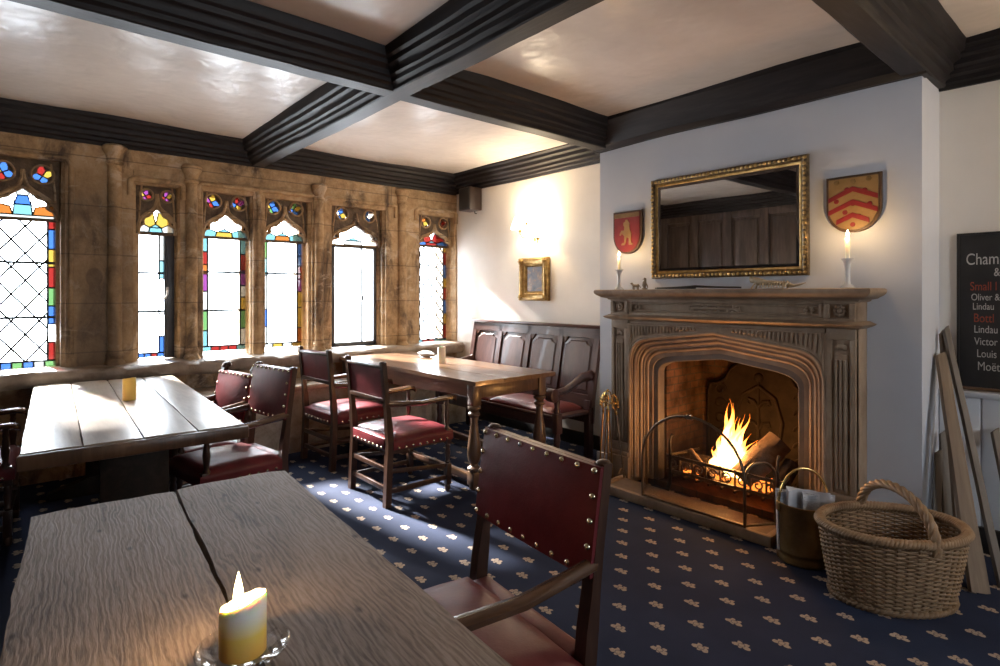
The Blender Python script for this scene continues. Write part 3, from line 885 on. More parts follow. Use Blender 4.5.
# painted matchboard dado with capping and a dark skirting
mb = MB()
bwid = .19; x = -.828; 
while x < X1:
    mb.box(x + .004, min(x + bwid, X1) - .004, YL - .022, YL, .0, .86, bevel=.006)
    x += bwid
mb.box(-.828, X1, YL - .008, YL, 0, .86)
struct(mb.build('trim_18', MAT['board_paint']))
mb = MB(); mb.box(-.828, X1, YL - .04, YL, .845, .88, bevel=.008)
struct(mb.build('trim_19', MAT['board_paint']))
mb = MB(); mb.box(-.828, X1, YL - .042, YL, 0, .14, bevel=.006)
struct(mb.build('baseboard_right', MAT['black']))
mb = MB(); mb.box(-3.04, FBX0 - .3, YC - .02, YC, 0, .12, bevel=.006); mb.box(FBX1 + .3, -.81, YC - .02, YC, 0, .12, bevel=.006); mb.box(-.83, -.808, YC - .02, YL, 0, .12, bevel=.006)
struct(mb.build('baseboard_chimney', MAT['white_wall']))
mb = MB(); mb.box(-5.5, -3.02, YL - .02, YL, 0, .13, bevel=.006)
struct(mb.build('baseboard_back', MAT['black']))

# wall across the room (seen in the mirror): dark oak panelling
mb = MB()
mb.box(X0, X1, Y0 - .2, Y0, -.05, ZC + .1)
x = -5.5
while x < X1 - .05:
    mb.box(x, x + .13, Y0, Y0 + .04, .0, ZB, bevel=.006)
    mb.box(x + .18, x + .51, Y0, Y0 + .018, .22, 1.02, bevel=.012)
    mb.box(x + .18, x + .51, Y0, Y0 + .018, 1.20, ZB - .15, bevel=.012)
    x += .56
for z0, z1 in ((0, .16), (1.06, 1.16), (ZB - .1, ZB)):
    mb.box(-5.5, X1, Y0, Y0 + .034, z0, z1, bevel=.005)
struct(mb.build('wall_front', MAT['panel']))
# wall behind the camera with an added plain window that brings fill light
mb = MB()
a, b, c, d = FILLWIN
mb.box(X1 - .05, X1 + .15, Y0 - .2, a, -.05, ZC + .1); mb.box(X1 - .05, X1 + .15, b, 4.3, -.05, ZC + .1)
mb.box(X1 - .05, X1 + .15, a, b, -.05, c); mb.box(X1 - .05, X1 + .15, a, b, d, ZC + .1)
struct(mb.build('wall_behind', MAT['white_wall']))
w7 = sempty('window_7')
mb = MB()
for y in (a + .03, (a + b) / 2, b - .03): mb.box(X1 + .02, X1 + .07, y - .03, y + .03, c, d)
for z in (c + .03, (c + d) / 2, d - .03): mb.box(X1 + .02, X1 + .07, a, b, z - .03, z + .03)
mb.build('window_frame', MAT['board_paint'], w7)
mb = MB(); mb.poly([(X1 + .045, a, c), (X1 + .045, b, c), (X1 + .045, b, d), (X1 + .045, a, d)]); mb.build('pane', GL[0], w7)
# ------------------------------------------------------------------ fireplace
YF = 3.52
fp = thing('fireplace_surround', 'carved stone fireplace surround with a pointed arch and moulded mantel shelf', 'fireplace', (CXF, YF, 0))
# local frame: x from centre line, y=0 at the front face, z up
def arch(d, zb=.05, hw=.685, zs=.90, zsh=1.085, za=1.175, n=10):
    """one closed-at-bottom outline, inset d from the outer moulding edge"""
    w = hw - d
    P0 = (w, zs - d * .3); P2x = w - .155
    slope = (za - zsh) / hw
    P2 = (P2x, za - d - slope * P2x * 1.0)
    P1 = (w, za - d - slope * w + .0)
    pts = [(w, zb)]
    for i in range(n + 1):
        t = i / n
        pts.append(((1 - t) ** 2 * P0[0] + 2 * t * (1 - t) * P1[0] + t * t * P2[0], (1 - t) ** 2 * P0[1] + 2 * t * (1 - t) * P1[1] + t * t * P2[1]))
    pts.append((0, za - d))
    left = [(-x, z) for x, z in reversed(pts[:-1])]
    return pts + left
YZI = Matrix(((1, 0, 0, 0), (0, 0, -1, 0), (0, 1, 0, 0), (0, 0, 0, 1)))
# spandrel plate with the arch cut out
mb = MB()
mb.mesh(filled([[(-.69, 1.20), (-.69, .05), (-.684, .05)] + arch(0.0)[::-1][0:0] + arch(.001)[::-1] + [(.69, .05), (.69, 1.20)]], .10, 0), T(0, .05, 0) @ YZI)
mb.build('spandrel_panel', MAT['lime'], fp, angle=30)
# carved leaf reeding in the spandrels
def arch_z(x):
    ap = [p for p in arch(0.0) if p[0] >= 0]
    best = 0
    for p, q in zip(ap, ap[1:]):
        lo, hi = min(p[0], q[0]), max(p[0], q[0])
        if lo - 1e-6 <= x <= hi + 1e-6 and hi - lo > 1e-6:
            best = max(best, p[1] + (q[1] - p[1]) * (x - p[0]) / (q[0] - p[0]))
    return best
for s in (-1, 1):
    mb = MB()
    for i in range(24):
        x = .655 - i * .026
        top = 1.190
        bot = arch_z(x) + .010
        if top - bot < .022: continue
        mb.tube([(s * x, .004, bot + .004), (s * x, -.004, (bot + top) / 2), (s * x, .004, top)], [.006, .0115, .008], 6)
    mb.tube([(s * .668, .002, .95), (s * .668, .002, 1.195), (s * .04, .002, 1.200)], .007, 6)
    mb.build('carved_reeding', MAT['lime'], fp, angle=50)
# stepped mouldings of the arch
mb = MB()
steps = [(0.0, .0), (.030, .028), (.062, .058), (.10, .085)]
for i, (d, y) in enumerate(steps):
    d2 = steps[i + 1][0] if i + 1 < len(steps) else .155
    outer = arch(d - .001 if i else -.0005); inner = arch(d2)
    mb.mesh(filled([outer + inner[::-1]], .06, 0), T(0, y + .03 + .012, 0) @ YZI)
    a3 = arch(d + .012)
    mb.tube([(p[0], y + .010, p[1]) for p in a3], .0125, 8)
mb.build('arch_moulding', MAT['lime'], fp, angle=40)
# dark inner slip of the opening
mb = MB()
mb.mesh(filled([arch(.15) + arch(.195)[::-1]], .10, .006), T(0, .16, 0) @ YZI)
mb.build('inner_slip', MAT['slip'], fp, angle=40)
# pilasters with sunk panels and blocks above
for s in (-1, 1):
    mb = MB()
    xa, xb = (.685, .835)
    def bx(a, b, y0, y1, z0, z1, bev=.004):
        lo, hi = (a, b) if s > 0 else (-b, -a)
        mb.box(lo, hi, y0, y1, z0, z1, bevel=bev)
    bx(xa, xb, .012, .19, .0, 1.235)
    bx(xa, xa + .030, 0, .05, .301, 1.164); bx(xb - .030, xb, 0, .05, .301, 1.164)
    bx(xa, xb, 0, .05, 1.165, 1.235); bx(xa, xb, 0, .05, .22, .30)
    bx(xa + .042, xb - .042, .004, .04, .31, 1.08)
    for k in range(3):
        xx = s * (xa + .052 + k * .022)
        mb.tube([(xx, .006, .33), (xx, .0, 1.05)], .008, 6)
    # leaf carving at the head of the panel
    for k in range(5):
        an = -.9 + k * .45
        mb.sphere((s * (xa + xb) / 2 + .026 * math.sin(an), .008, 1.105 + .026 * math.cos(an)), .014, n=8, m=6, s=(.8, .6, 1.2))
    mb.build('pilaster', MAT['lime'], fp, angle=35)
    mb = MB()
    bx(xa - .02, xb + .015, -.02, .19, .0, .20, .008); bx(xa - .012, xb + .008, -.012, .19, .20, .235, .01)
    mb.build('plinth', MAT['lime'], fp)
    mb = MB()
    bx(xa - .01, xb, .006, .19, 1.262, 1.39)
    for (a, b, c, d) in ((xa - .01, xb, 1.262, 1.282), (xa - .01, xb, 1.365, 1.39)): bx(a, b, -.012, .03, c, d, .004)
    for (a, b) in ((xa - .01, xa + .018), (xb - .03, xb)): bx(a, b, -.012, .03, 1.283, 1.364, .004)
    blk = mb.build('frieze_block', MAT['lime'], fp, angle=35)
    mb = MB()
    cx, cz = s * (.675 + .835) / 2, 1.325
    for k in range(8):
        an = k * PI / 4
        mb.sphere((cx + .024 * math.cos(an), .004, cz + .024 * math.sin(an)), .013, n=8, m=6, s=(1, .7, 1))
    mb.sphere((cx, .0, cz), .014, n=8, m=6)
    mb.build('rosette', MAT['lime'], blk, angle=60)
# frieze between the blocks
mb = MB()
mb.box(-.675, .675, .012, .19, 1.20, 1.40)
mb.box(-.675, .675, -.004, .05, 1.262, 1.284, bevel=.005); mb.box(-.675, .675, -.004, .05, 1.362, 1.39, bevel=.005)
mb.box(-.675, -.645, -.004, .05, 1.285, 1.361, bevel=.004); mb.box(.645, .675, -.004, .05, 1.285, 1.361, bevel=.004)
mb.tube([(-.67, .008, 1.30), (.67, .008, 1.30)], .007, 6); mb.tube([(-.67, .008, 1.35), (.67, .008, 1.35)], .007, 6)
fr = mb.build('frieze', MAT['lime'], fp, angle=35)
mb = MB()
rnd = random.Random(4)
for k in range(34):
    x = rnd.uniform(-.17, .17); z = rnd.uniform(1.302, 1.348)
    mb.sphere((x, .008, z), rnd.uniform(.008, .014), n=7, m=5, s=(1.4, .8, .8))
mb.tube([(-.175, .01, 1.325), (.175, .01, 1.325)], .012, 6)
mb.build('frieze_carving', MAT['lime'], fr, angle=60)
for s in (-1, 1):
    mb = MB()
    for k in range(6):
        an = k * PI / 3
        mb.sphere((s * .59 + .018 * math.cos(an), .008, 1.325 + .018 * math.sin(an)), .012, n=7, m=5)
    mb.build('frieze_rosette', MAT['lime'], fr, angle=60)
# string course and mantel shelf (moulded, returned at the ends)
def moulded(name, prof, hx, mat):
    """profile of (projection, z) carried round front and two ends"""
    mb = MB()
    rings = []
    for o, z in prof:
        rings.append([(-hx - o, .19, z), (-hx - o, -o, z), (hx + o, -o, z), (hx + o, .19, z)])
    mb.loft(rings)
    return mb.build(name, mat, fp, angle=35)
moulded('string_course', [(-.01, 1.222), (.018, 1.232), (.036, 1.240), (.046, 1.250), (.030, 1.256), (.012, 1.266), (-.01, 1.268)], .837, MAT['lime'])
moulded('mantel_shelf', [(-.01, 1.372), (.014, 1.378), (.022, 1.388), (.05, 1.394), (.066, 1.404), (.080, 1.412), (.092, 1.424), (.095, 1.436), (.092, 1.448), (.084, 1.452), (-.01, 1.453)], .837, MAT['lime'])
MTOP = 1.453

# firebox lining: setting
mb = MB()
a, b, c = -.60, .60, 1.16
mb.box(CXF + a - .05, CXF - .47, YF + .19, YL + .22, .0, c)                       # side cheeks
mb.box(CXF + .47, CXF + b + .05, YF + .19, YL + .22, .0, c)
mb.box(CXF + a - .05, CXF + b + .05, YL + .14, YL + .26, 0, c)
mb.box(CXF + a - .05, CXF + b + .05, YF + .12, YL + .26, 1.12, 1.22)
mb.box(CXF + a - .05, CXF + b + .05, YF + .12, YL + .26, -.02, .045)
struct(mb.build('trim_20', MAT['brick']))
# hearth slab with a raised kerb
he = thing('hearth_slab', 'low stone hearth slab with a raised kerb in front of the fire', 'hearth', (CXF, 3.38, 0))
mb = MB()
mb.box(-.70, .49, -.13, .125, 0, .045, bevel=.006)
mb.jitter(.002, 9)
mb.build('slab', MAT['hearth'], he)
mb = MB()
mb.box(-.72, .51, -.165, -.125, 0, .066, bevel=.01)
mb.box(.465, .51, -.13, .12, 0, .066, bevel=.01); mb.box(-.72, -.68, -.13, .12, 0, .066, bevel=.01)
mb.jitter(.003, 7)
mb.build('kerb', MAT['lime'], he)

# cast-iron fireback with a shaped top and relief
fb = thing('fireback', 'dark cast iron fireback with a shaped top and raised ornament behind the flames', 'fireback', (CXF, YL + .10, .045))
out = [(-.42, 0), (-.42, .62), (-.40, .69), (-.33, .70), (-.27, .74), (-.22, .83), (-.12, .89), (0, .91), (.12, .89), (.22, .83), (.27, .74), (.33, .70), (.40, .69), (.42, .62), (.42, 0)]
mb = MB(); mb.mesh(filled([out[::-1]], .035, .006), T(0, .018, 0) @ YZI)
mb.build('plate', MAT['iron_back'], fb)
mb = MB()
mb.tube([(x * .94, -.004, .02 + z * .955) for x, z in out], .012, 8)
for s in (-1, 1):
    for k in range(5):
        cz = .18 + k * .115
        pts = [(s * (.30 - .055 * math.cos(t) * (1 - t / 9)), -.004, cz + .05 * math.sin(t) * (1 - t / 9)) for t in [q * .5 for q in range(14)]]
        mb.tube(pts, .009, 6)
    mb.tube([(s * .14, -.004, .25), (s * .17, -.006, .45), (s * .12, -.004, .62), (0, -.004, .70)], .014, 6)
for k in range(3):
    z = .22 + k * .16
    for q in (-1, 1):
        mb.tube([(0, -.004, z), (q * .035, -.006, z + .05), (q * .075, -.005, z + .06), (q * .085, -.003, z + .03), (q * .065, -.003, z + .02)], [.012, .012, .010, .008, .005], 6)
mb.tube([(0, -.004, .12), (0, -.008, .4), (0, -.004, .74)], [.016, .012, .008], 6)
mb.sphere((0, -.002, .76), .035, s=(1, .4, 1))
mb.build('relief', MAT['iron_back'], fb, angle=50)

# fire basket
GX, GY = -1.875, 3.66
gr = thing('fire_grate', 'wrought iron fire basket with scrollwork front bars standing in the fireplace', 'fire grate', (GX, GY, .045))
mb = MB()
w = .40
for z in (.235, .135):
    mb.bar((-w, -.13, z), (w, -.13, z), .016, .020, up=(0, 0, 1))
for x in (-w, w):
    mb.bar((x, -.13, .235), (x * .85, .20, .235), .014, .016); mb.bar((x, -.13, .135), (x * .85, .20, .135), .014, .016)
for k in range(9):
    x = -w + 2 * w * k / 8
    mb.bar((x, -.13, .12), (x, -.13, .25), .010, .010)
mb.build('front_bars', MAT['iron_worn'], gr)
for k in range(8):
    mb = MB()
    cx = -w + 2 * w * (k + .5) / 8
    s = 1 if k % 2 else -1
    pts = []
    for q in range(17):
        t = q / 16 * 2.6 * PI
        r = .036 * (1 - q / 22)
        pts.append((cx + s * r * math.cos(t), -.135, .185 + r * math.sin(t)))
    mb.tube(pts, .0055, 6)
    mb.build('scroll', MAT['iron_worn'], gr)
mb = MB()
for k in range(9):
    x = -w * .9 + 2 * w * .9 * k / 8
    mb.bar((x, -.12, .10), (x * .85, .19, .10), .014, .016)
mb.bar((-w * .85, .19, .10), (w * .85, .19, .10), .016, .016)
mb.build('floor_bars', MAT['iron'], gr)
for x in (-w * .92, w * .92):
    mb = MB(); mb.tube([(x, -.13, .26), (x, -.135, .14), (x, -.14, .05), (x * 1.03, -.16, .0)], [.013, .012, .012, .016], 8)
    mb.tube([(x, -.135, .25), (x, -.14, .32), (x, -.13, .37), (x, -.11, .385)], [.012, .009, .008, .012], 8)
    mb.build('leg', MAT['iron'], gr)
    mb = MB(); mb.tube([(x * .85, .19, .12), (x * .85, .20, .0)], .012, 8); mb.build('leg', MAT['iron'], gr)

def log(name, p, q, r, label, mats, seed, grp):
    p = Vector(p); q = Vector(q)
    d = (q - p); L = d.length
    mb = MB()
    prof = []
    n = 10
    rings = []
    for i in range(n + 1):
        z = L * i / n
        rr = []
        for k in range(14):
            a = 2 * PI * k / 14
            w = r * (1 + .16 * noise.noise(Vector((math.cos(a) * 1.5 + seed, math.sin(a) * 1.5, z * 6))))
            rr.append((w * math.cos(a), w * math.sin(a), z))
        rings.append(rr)
    mb.loft(rings)
    o = mb.build(name, mats, None, angle=45)
    o.rotation_euler = d.to_track_quat('Z', 'Y').to_euler(); o.location = p
    tag(o, label, 'log', grp)
    return o
log('firewood_log', (GX - .33, GY + .10, .22), (GX + .18, GY + .06, .21), .055, 'charred log lying along the back of the burning fire basket', MAT['log'], 1, 'logs in the fire basket')
log('firewood_log', (GX - .34, GY - .02, .212), (GX - .02, GY - .01, .205), .042, 'burning log at the left front of the fire basket', MAT['bark'], 2, 'logs in the fire basket')
log('firewood_log', (GX + .10, GY - .05, .215), (GX + .27, GY + .13, .47), .085, 'thick round log propped upright to the right of the flames', MAT['bark'], 3, 'logs in the fire basket')
log('firewood_log', (GX + .32, GY - .03, .20), (GX + .365, GY + .10, .35), .05, 'dark stubby log at the right end of the fire basket', MAT['log'], 4, 'logs in the fire basket')
log('firewood_log', (GX - .24, GY - .09, .345), (GX - .03, GY - .11, .16), .018, 'thin stick sloping across the front bars of the fire basket', MAT['bark'], 5, 'logs in the fire basket')
# embers under the logs: nobody could count them
mb = MB(); rnd = random.Random(8)
for k in range(110):
    mb.sphere((rnd.uniform(-.30, .28), rnd.uniform(-.10, .15), .118 + rnd.uniform(0, .045)), rnd.uniform(.012, .026), n=6, m=4, s=(1, .9, .7))
o = mb.build('glowing_embers', MAT['ember'], None, loc=(GX, GY, .045)); tag(o, 'bed of glowing embers in the bottom of the fire basket', 'embers', kind='stuff')

# flames
fl = thing('fire_flame', 'bright yellow flames rising from the logs in the fire basket', 'fire', (GX - .02, GY + .03, .20))
rnd = random.Random(21)
for k in range(26):
    u = rnd.uniform(-1, 1)
    core = 1 - abs(u) ** 1.4
    x = -.01 + .105 * u; y = rnd.uniform(-.05, .05)
    h = (.17 + .33 * core) * rnd.uniform(.72, 1.06)
    r = rnd.uniform(.022, .036) + .012 * core
    lean = .07 + .055 * u + rnd.uniform(-.03, .03)
    ph = rnd.uniform(0, 6); am = rnd.uniform(.010, .024)
    mb = MB(); pts = []; rs = []
    for i in range(17):
        t = i / 16
        pts.append((x + lean * t ** 1.3 + am * math.sin(t * 9 + ph) * t, y + am * .7 * math.cos(t * 8 + ph) * t, h * t))
        rs.append(max(.0008, r * (math.sin(PI * min(1, t * .8 + .2)) ** .8) * (1 - t ** 1.6) * (1 + .18 * math.sin(t * 14 + ph))))
    mb.tube(pts, rs, 10)
    mb.build('flame_tongue', MAT['flame'], fl, angle=80)
light('fire_light', 'POINT', (GX + .02, GY - .02, .42), 11, (1, .46, .15), .10)

# fire guard of wire gauze, three arched leaves
ZG = .066
gd = thing('fire_guard', 'three-leaf arched wire mesh fire guard standing in front of the flames', 'fire guard', (-1.92, 3.29, 0))
def leaf(nm, W, H, M, knob=False):
    def arch_pts(w, h, n=16, r0=0):
        spring = h - w / 2 * .92
        pts = [(-w / 2, 0)] + [(-w / 2 * math.cos(PI * i / n), spring + (h - spring) * math.sin(PI * i / n)) for i in range(n + 1)] + [(w / 2, 0)]
        return pts
    ap = arch_pts(W, H)
    mb = MB()
    mb.tube([(p[0], 0, p[1]) for p in ap], .0085, 8, M); mb.tube([(-W / 2, 0, .008), (W / 2, 0, .008)], .008, 8, M)
    if knob:
        mb.tube([(-W / 2 + .04, 0, .0), (-W / 2 + .04, 0, H * .42), (-W / 2 + .075, 0, H * .56), (-W / 2 + .11, 0, H * .42), (-W / 2 + .11, 0, 0)][0:0] or [(-.02, .0, H - .01), (.02, 0, H - .01)], .01, 6, M)
    f = mb.build(nm, MAT['iron_worn'], gd, angle=50)
    mb = MB(); mb.poly([(p[0], 0, p[1]) for p in ap], M)
    mb.build('wire_mesh', MAT['gauze'], f)
    return f
cen = T(0, -.055, .066)
leaf('centre_leaf', .70, .585, cen, True)
a1 = T(.35, -.05, .066) @ RZ(R(60)) @ T(.10, 0, 0)
leaf('side_leaf', .20, .37, a1)
a2 = T(-.35, -.05, .066) @ RZ(R(180 - 62)) @ T(.10, 0, 0)
leaf('side_leaf', .20, .37, a2)
mb = MB()
for x in (-.012, .012): mb.sphere((x, -.062, .66), .009, n=8, m=6)
mb.tube([(-.02, -.055, .652), (.02, -.055, .652)], .006, 6)
mb.build('handle_knob', MAT['nail'], gd)

# fire irons leaning beside the fireplace
def fire_iron(name, base, top, label, kind):
    b = Vector(base); t = Vector(top)
    o = thing(name, label, 'fire iron', base, 0, 'fire irons left of the fireplace')
    d = t - b; q = d.to_track_quat('Z', 'Y').to_matrix().to_4x4(); L = d.length
    mb = MB(); mb.tube([(0, 0, .0), (0, 0, L - .13)], .006, 8, q)
    if kind == 'poker': mb.tube([(0, 0, .0), (0, 0, .07), (.03, 0, .06), (.045, 0, .03)], [.004, .006, .006, .003], 6, q)
    if kind == 'shovel':
        mb.prism([(-.05, -.004), (.05, -.004), (.05, .004), (-.05, .004)], .0, .13, q, top_scale=(.75, 1))
        mb.box(-.05, -.044, -.004, .02, 0, .12, q); mb.box(.044, .05, -.004, .02, 0, .12, q)
    if kind == 'tongs': mb.tube([(.035, 0, 0), (.03, 0, .15), (.008, 0, L - .14)], .005, 6, q); mb.tube([(-.035, 0, 0), (-.03, 0, .15), (-.008, 0, L - .14)], .005, 6, q)
    mb.build('shaft', MAT['old_brass'] if kind != 'poker' else MAT['iron_worn'], o)
    mb = MB()
    mb.lathe([(.006, L - .15), (.011, L - .14), (.007, L - .125), (.007, L - .115)], 10, q)
    for k in range(4):                                    # openwork head: bent brass strips and beads
        an = k * PI / 2
        mb.tube([(0, 0, L - .115), (.022 * math.cos(an), .022 * math.sin(an), L - .095), (.028 * math.cos(an), .028 * math.sin(an), L - .05), (.018 * math.cos(an), .018 * math.sin(an), L - .012), (0, 0, L)], .0045, 6, q)
        for zz in (.09, .065, .04): mb.sphere((.027 * math.cos(an), .027 * math.sin(an), L - zz), .0085, q, n=8, m=6)
    mb.sphere((0, 0, L - .06), .013, q); mb.sphere((0, 0, L), .011, q, n=8, m=6)
    mb.build('handle', MAT['brass'], o)
    return o
fire_iron('fire_poker', (-2.575, 3.44, .068), (-2.695, 3.475, .655), 'brass-handled poker, nearest the hearth of the leaning fire irons', 'poker')
fire_iron('fire_tongs', (-2.69, 3.40, .012), (-2.745, 3.465, .685), 'brass-handled tongs, middle one of the leaning fire irons', 'tongs')
fire_iron('fire_shovel', (-2.78, 3.40, .006), (-2.795, 3.485, .655), 'brass-handled hearth shovel, furthest left of the leaning fire irons', 'shovel')
# ------------------------------------------------------------------ tables
def plank(x0, x1, y0, y1, z0, z1, seed, rough=.006, n=40, mat=None, name='board', parent=None, edge=.004):
    """a worn board along x: irregular long edges and slightly hollow top"""
    mb = MB()
    rings = []
    m = 6
    for i in range(n + 1):
        t = i / n
        x = x0 + (x1 - x0) * t
        a = y0 + rough * noise.noise(Vector((x * 3.1, seed, 0))) + rough * .5 * noise.noise(Vector((x * 12, seed, 2)))
        b = y1 + rough * noise.noise(Vector((x * 3.1, seed + 9, 0))) + rough * .5 * noise.noise(Vector((x * 12, seed + 9, 2)))
        ex = 0
        ring = []
        cc = rough * .5
        for j in range(m + 1):
            y = a + (b - a) * j / m
            z = z1 - (cc if j in (0, m) else 0) + .0025 * noise.noise(Vector((x * 2, y * 6, seed)))
            ee = edge * noise.noise(Vector((y * 22, seed, t * 2))) if i in (0, n) else 0
            ring.append((x + ee, y, z))
        ring.append((x, b, z0)); ring.append((x, a, z0))
        rings.append(ring)
    mb.loft(rings)
    o = mb.build(name, mat or MAT['tabletop'], parent, angle=40)
    return o

def turned_leg(mb, x, y, z0, z1, r, sq, top_h=.16, foot_h=.10, M=None):
    """square top and foot blocks with a baluster between"""
    L = (M or Matrix()) @ T(x, y, 0)
    mb.box(-sq, sq, -sq, sq, z1 - top_h, z1, L, bevel=.004)
    mb.box(-sq, sq, -sq, sq, z0 + .03, z0 + .03 + foot_h, L, bevel=.004)
    mb.lathe([(sq * .7, z0), (sq * 1.0, z0 + .012), (sq * .9, z0 + .03)], 12, L)
    a, b = z0 + .03 + foot_h, z1 - top_h
    h = b - a
    prof = [(.62, 0), (.98, .03), (.98, .06), (.6, .09), (.55, .12), (.85, .17), (1.0, .26), (.98, .36), (.80, .50), (.60, .64), (.50, .76), (.52, .82), (.85, .85), (.85, .88), (.58, .91), (.95, .95), (.95, .98), (.7, 1.0)]
    mb.lathe([(r * p, a + h * q) for p, q in prof], 16, L)

# foreground table, two wide boards
ft = thing('tavern_table', 'large foreground table of two wide weathered boards with a gap between them', 'table', (-1.17, .343, 0), R(-4.6))
plank(-1.0, 1.05, -.368, .003, .705, .76, 1.0, .008, 48, MAT['tabletop'], 'board', ft, .012)
plank(-1.01, 1.05, .012, .368, .705, .762, 5.0, .008, 48, MAT['tabletop'], 'board', ft, .012)
for x in (-.70, .72):
    mb = MB(); mb.box(x - .035, x + .035, -.13, .13, .09, .64, bevel=.006); mb.build('trestle_post', MAT['darkoak'], ft)
    mb = MB(); mb.box(x - .045, x + .045, -.32, .32, .0, .09, bevel=.01); mb.build('trestle_foot', MAT['darkoak'], ft)
    mb = MB(); mb.box(x - .04, x + .04, -.34, .34, .635, .706, bevel=.006); mb.build('bearer', MAT['darkoak'], ft)
mb = MB(); mb.box(-.70, .72, -.03, .03, .28, .38, bevel=.006); mb.build('stretcher', MAT['darkoak'], ft)

# left-hand table by the big leaded window
lt = thing('refectory_table', 'long thick plank table beneath the large leaded window, its top white with daylight', 'table', (-4.25, .54, 0), R(-2.8))
yy = -.44
for k, wd in enumerate((.215, .225, .225, .215)):
    plank(-1.04, 1.19, yy, yy + wd - .006, .70, .76, 11.0 + k, .004, 30, MAT['plank_top'], 'board', lt)
    yy += wd
mb = MB(); mb.box(1.188, 1.222, -.45, .45, .69, .754, bevel=.008); mb.jitter(.004, 11); mb.build('end_board', MAT['oak'], lt)
for x in (-.72, .80):
    mb = MB(); mb.box(x - .03, x + .03, -.15, .15, .08, .64, bevel=.006); mb.build('trestle_post', MAT['darkoak'], lt)
    mb = MB()
    pts = [(-.36, 0, .03), (-.28, 0, .055), (-.15, 0, .10), (0, 0, .12), (.15, 0, .10), (.28, 0, .055), (.36, 0, .03)]
    top = [(y, z + .02) for y, _, z in pts]
    mb.prism([(-.37, .0)] + [(.37, .0)] + top[::-1], x - .04, x + .04, M_YZ, bevel=.006)
    mb.build('trestle_foot', MAT['darkoak'], lt)
    mb = MB(); mb.box(x - .035, x + .035, -.38, .38, .635, .702, bevel=.006); mb.build('bearer', MAT['darkoak'], lt)
mb = MB(); mb.box(-.72, .80, -.035, .035, .30, .42, bevel=.006); mb.build('stretcher', MAT['darkoak'], lt)

# far table with turned legs
ZT = .80
tb = thing('oak_table', 'oak table with turned legs standing in front of the panelled settle', 'table', (-4.28, 2.91, 0))
yy = -.41
for k, wd in enumerate((.28, .27, .27)):
    plank(-1.15, 1.13, yy, yy + wd - .004, ZT - .032, ZT, 21.0 + k, .003, 26, MAT['oak_x'], 'board', tb)
    yy += wd
for y in (-.345, .345):
    mb = MB()
    n = 16
    prof = [(-1.03 + 2.06 * i / n, ZT - .145 + .018 * math.cos(2 * PI * i / n)) for i in range(n + 1)]
    mb.prism(prof + [(1.03, ZT - .03), (-1.03, ZT - .03)], y - .012, y + .012, Matrix(((1, 0, 0, 0), (0, 0, 1, 0), (0, 1, 0, 0), (0, 0, 0, 1))))
    mb.build('apron', MAT['oak_x'], tb)
for x in (-1.03, 1.03):
    mb = MB(); mb.box(x - .012, x + .012, -.34, .34, ZT - .14, ZT - .03, bevel=.003); mb.build('apron', MAT['oak'], tb)
for x in (-1.02, 1.02):
    for y in (-.335, .335):
        mb = MB(); turned_leg(mb, x, y, 0, ZT - .03, .052, .038); mb.build('leg', MAT['oak'], tb)
for y in (-.335, .335):
    mb = MB(); mb.box(-1.0, 1.0, y - .022, y + .022, .055, .105, bevel=.004); mb.build('stretcher', MAT['oak_x'], tb)
for x in (-1.02, 1.02):
    mb = MB(); mb.box(x - .022, x + .022, -.32, .32, .055, .105, bevel=.004); mb.build('stretcher', MAT['oak'], tb)

# ------------------------------------------------------------------ chairs
mb = MB(); mb.lathe([(.0100, 0), (.0100, .0015), (.0078, .006), (.0038, .0083), (0, .009)], 10)
NAIL = mb.build('nail', MAT['nail'])
COL.objects.unlink(NAIL)
def cushion(mb, x0, x1, y0, y1, zb, zt, bulge, nx=14, ny=14, pinch=.012):
    """upholstered pad: straight sides, rounded top edge, domed top"""
    def pt(u, v):
        e = min(u, 1 - u, v, 1 - v)
        d = math.sin(PI * u) * math.sin(PI * v)
        z = zt - .03 * max(0, 1 - e / .09) ** 2 + bulge * (d ** .7)
        z += .004 * noise.noise(Vector((u * 4, v * 4, x0 * 7)))
        return (x0 + (x1 - x0) * u, y0 + (y1 - y0) * v, z)
    g = [[mb.bm.verts.new(pt(i / nx, j / ny)) for j in range(ny + 1)] for i in range(nx + 1)]
    for i in range(nx):
        for j in range(ny): mb._f([g[i][j], g[i + 1][j], g[i + 1][j + 1], g[i][j + 1]])
    rim = [g[i][0] for i in range(nx + 1)] + [g[nx][j] for j in range(1, ny + 1)] + [g[i][ny] for i in range(nx - 1, -1, -1)] + [g[0][j] for j in range(ny - 1, 0, -1)]
    cx, cy = (x0 + x1) / 2, (y0 + y1) / 2
    prev = rim
    for z, k in ((zt - .05, 1.006), (zb, 1.0)):
        nxt = [mb.bm.verts.new((cx + (v.co.x - cx) * k, cy + (v.co.y - cy) * k, z)) for v in rim]
        for i in range(len(rim)):
            mb._f([prev[i], prev[(i + 1) % len(rim)], nxt[(i + 1) % len(rim)], nxt[i]])
        prev = nxt
    mb._f(prev[::-1])

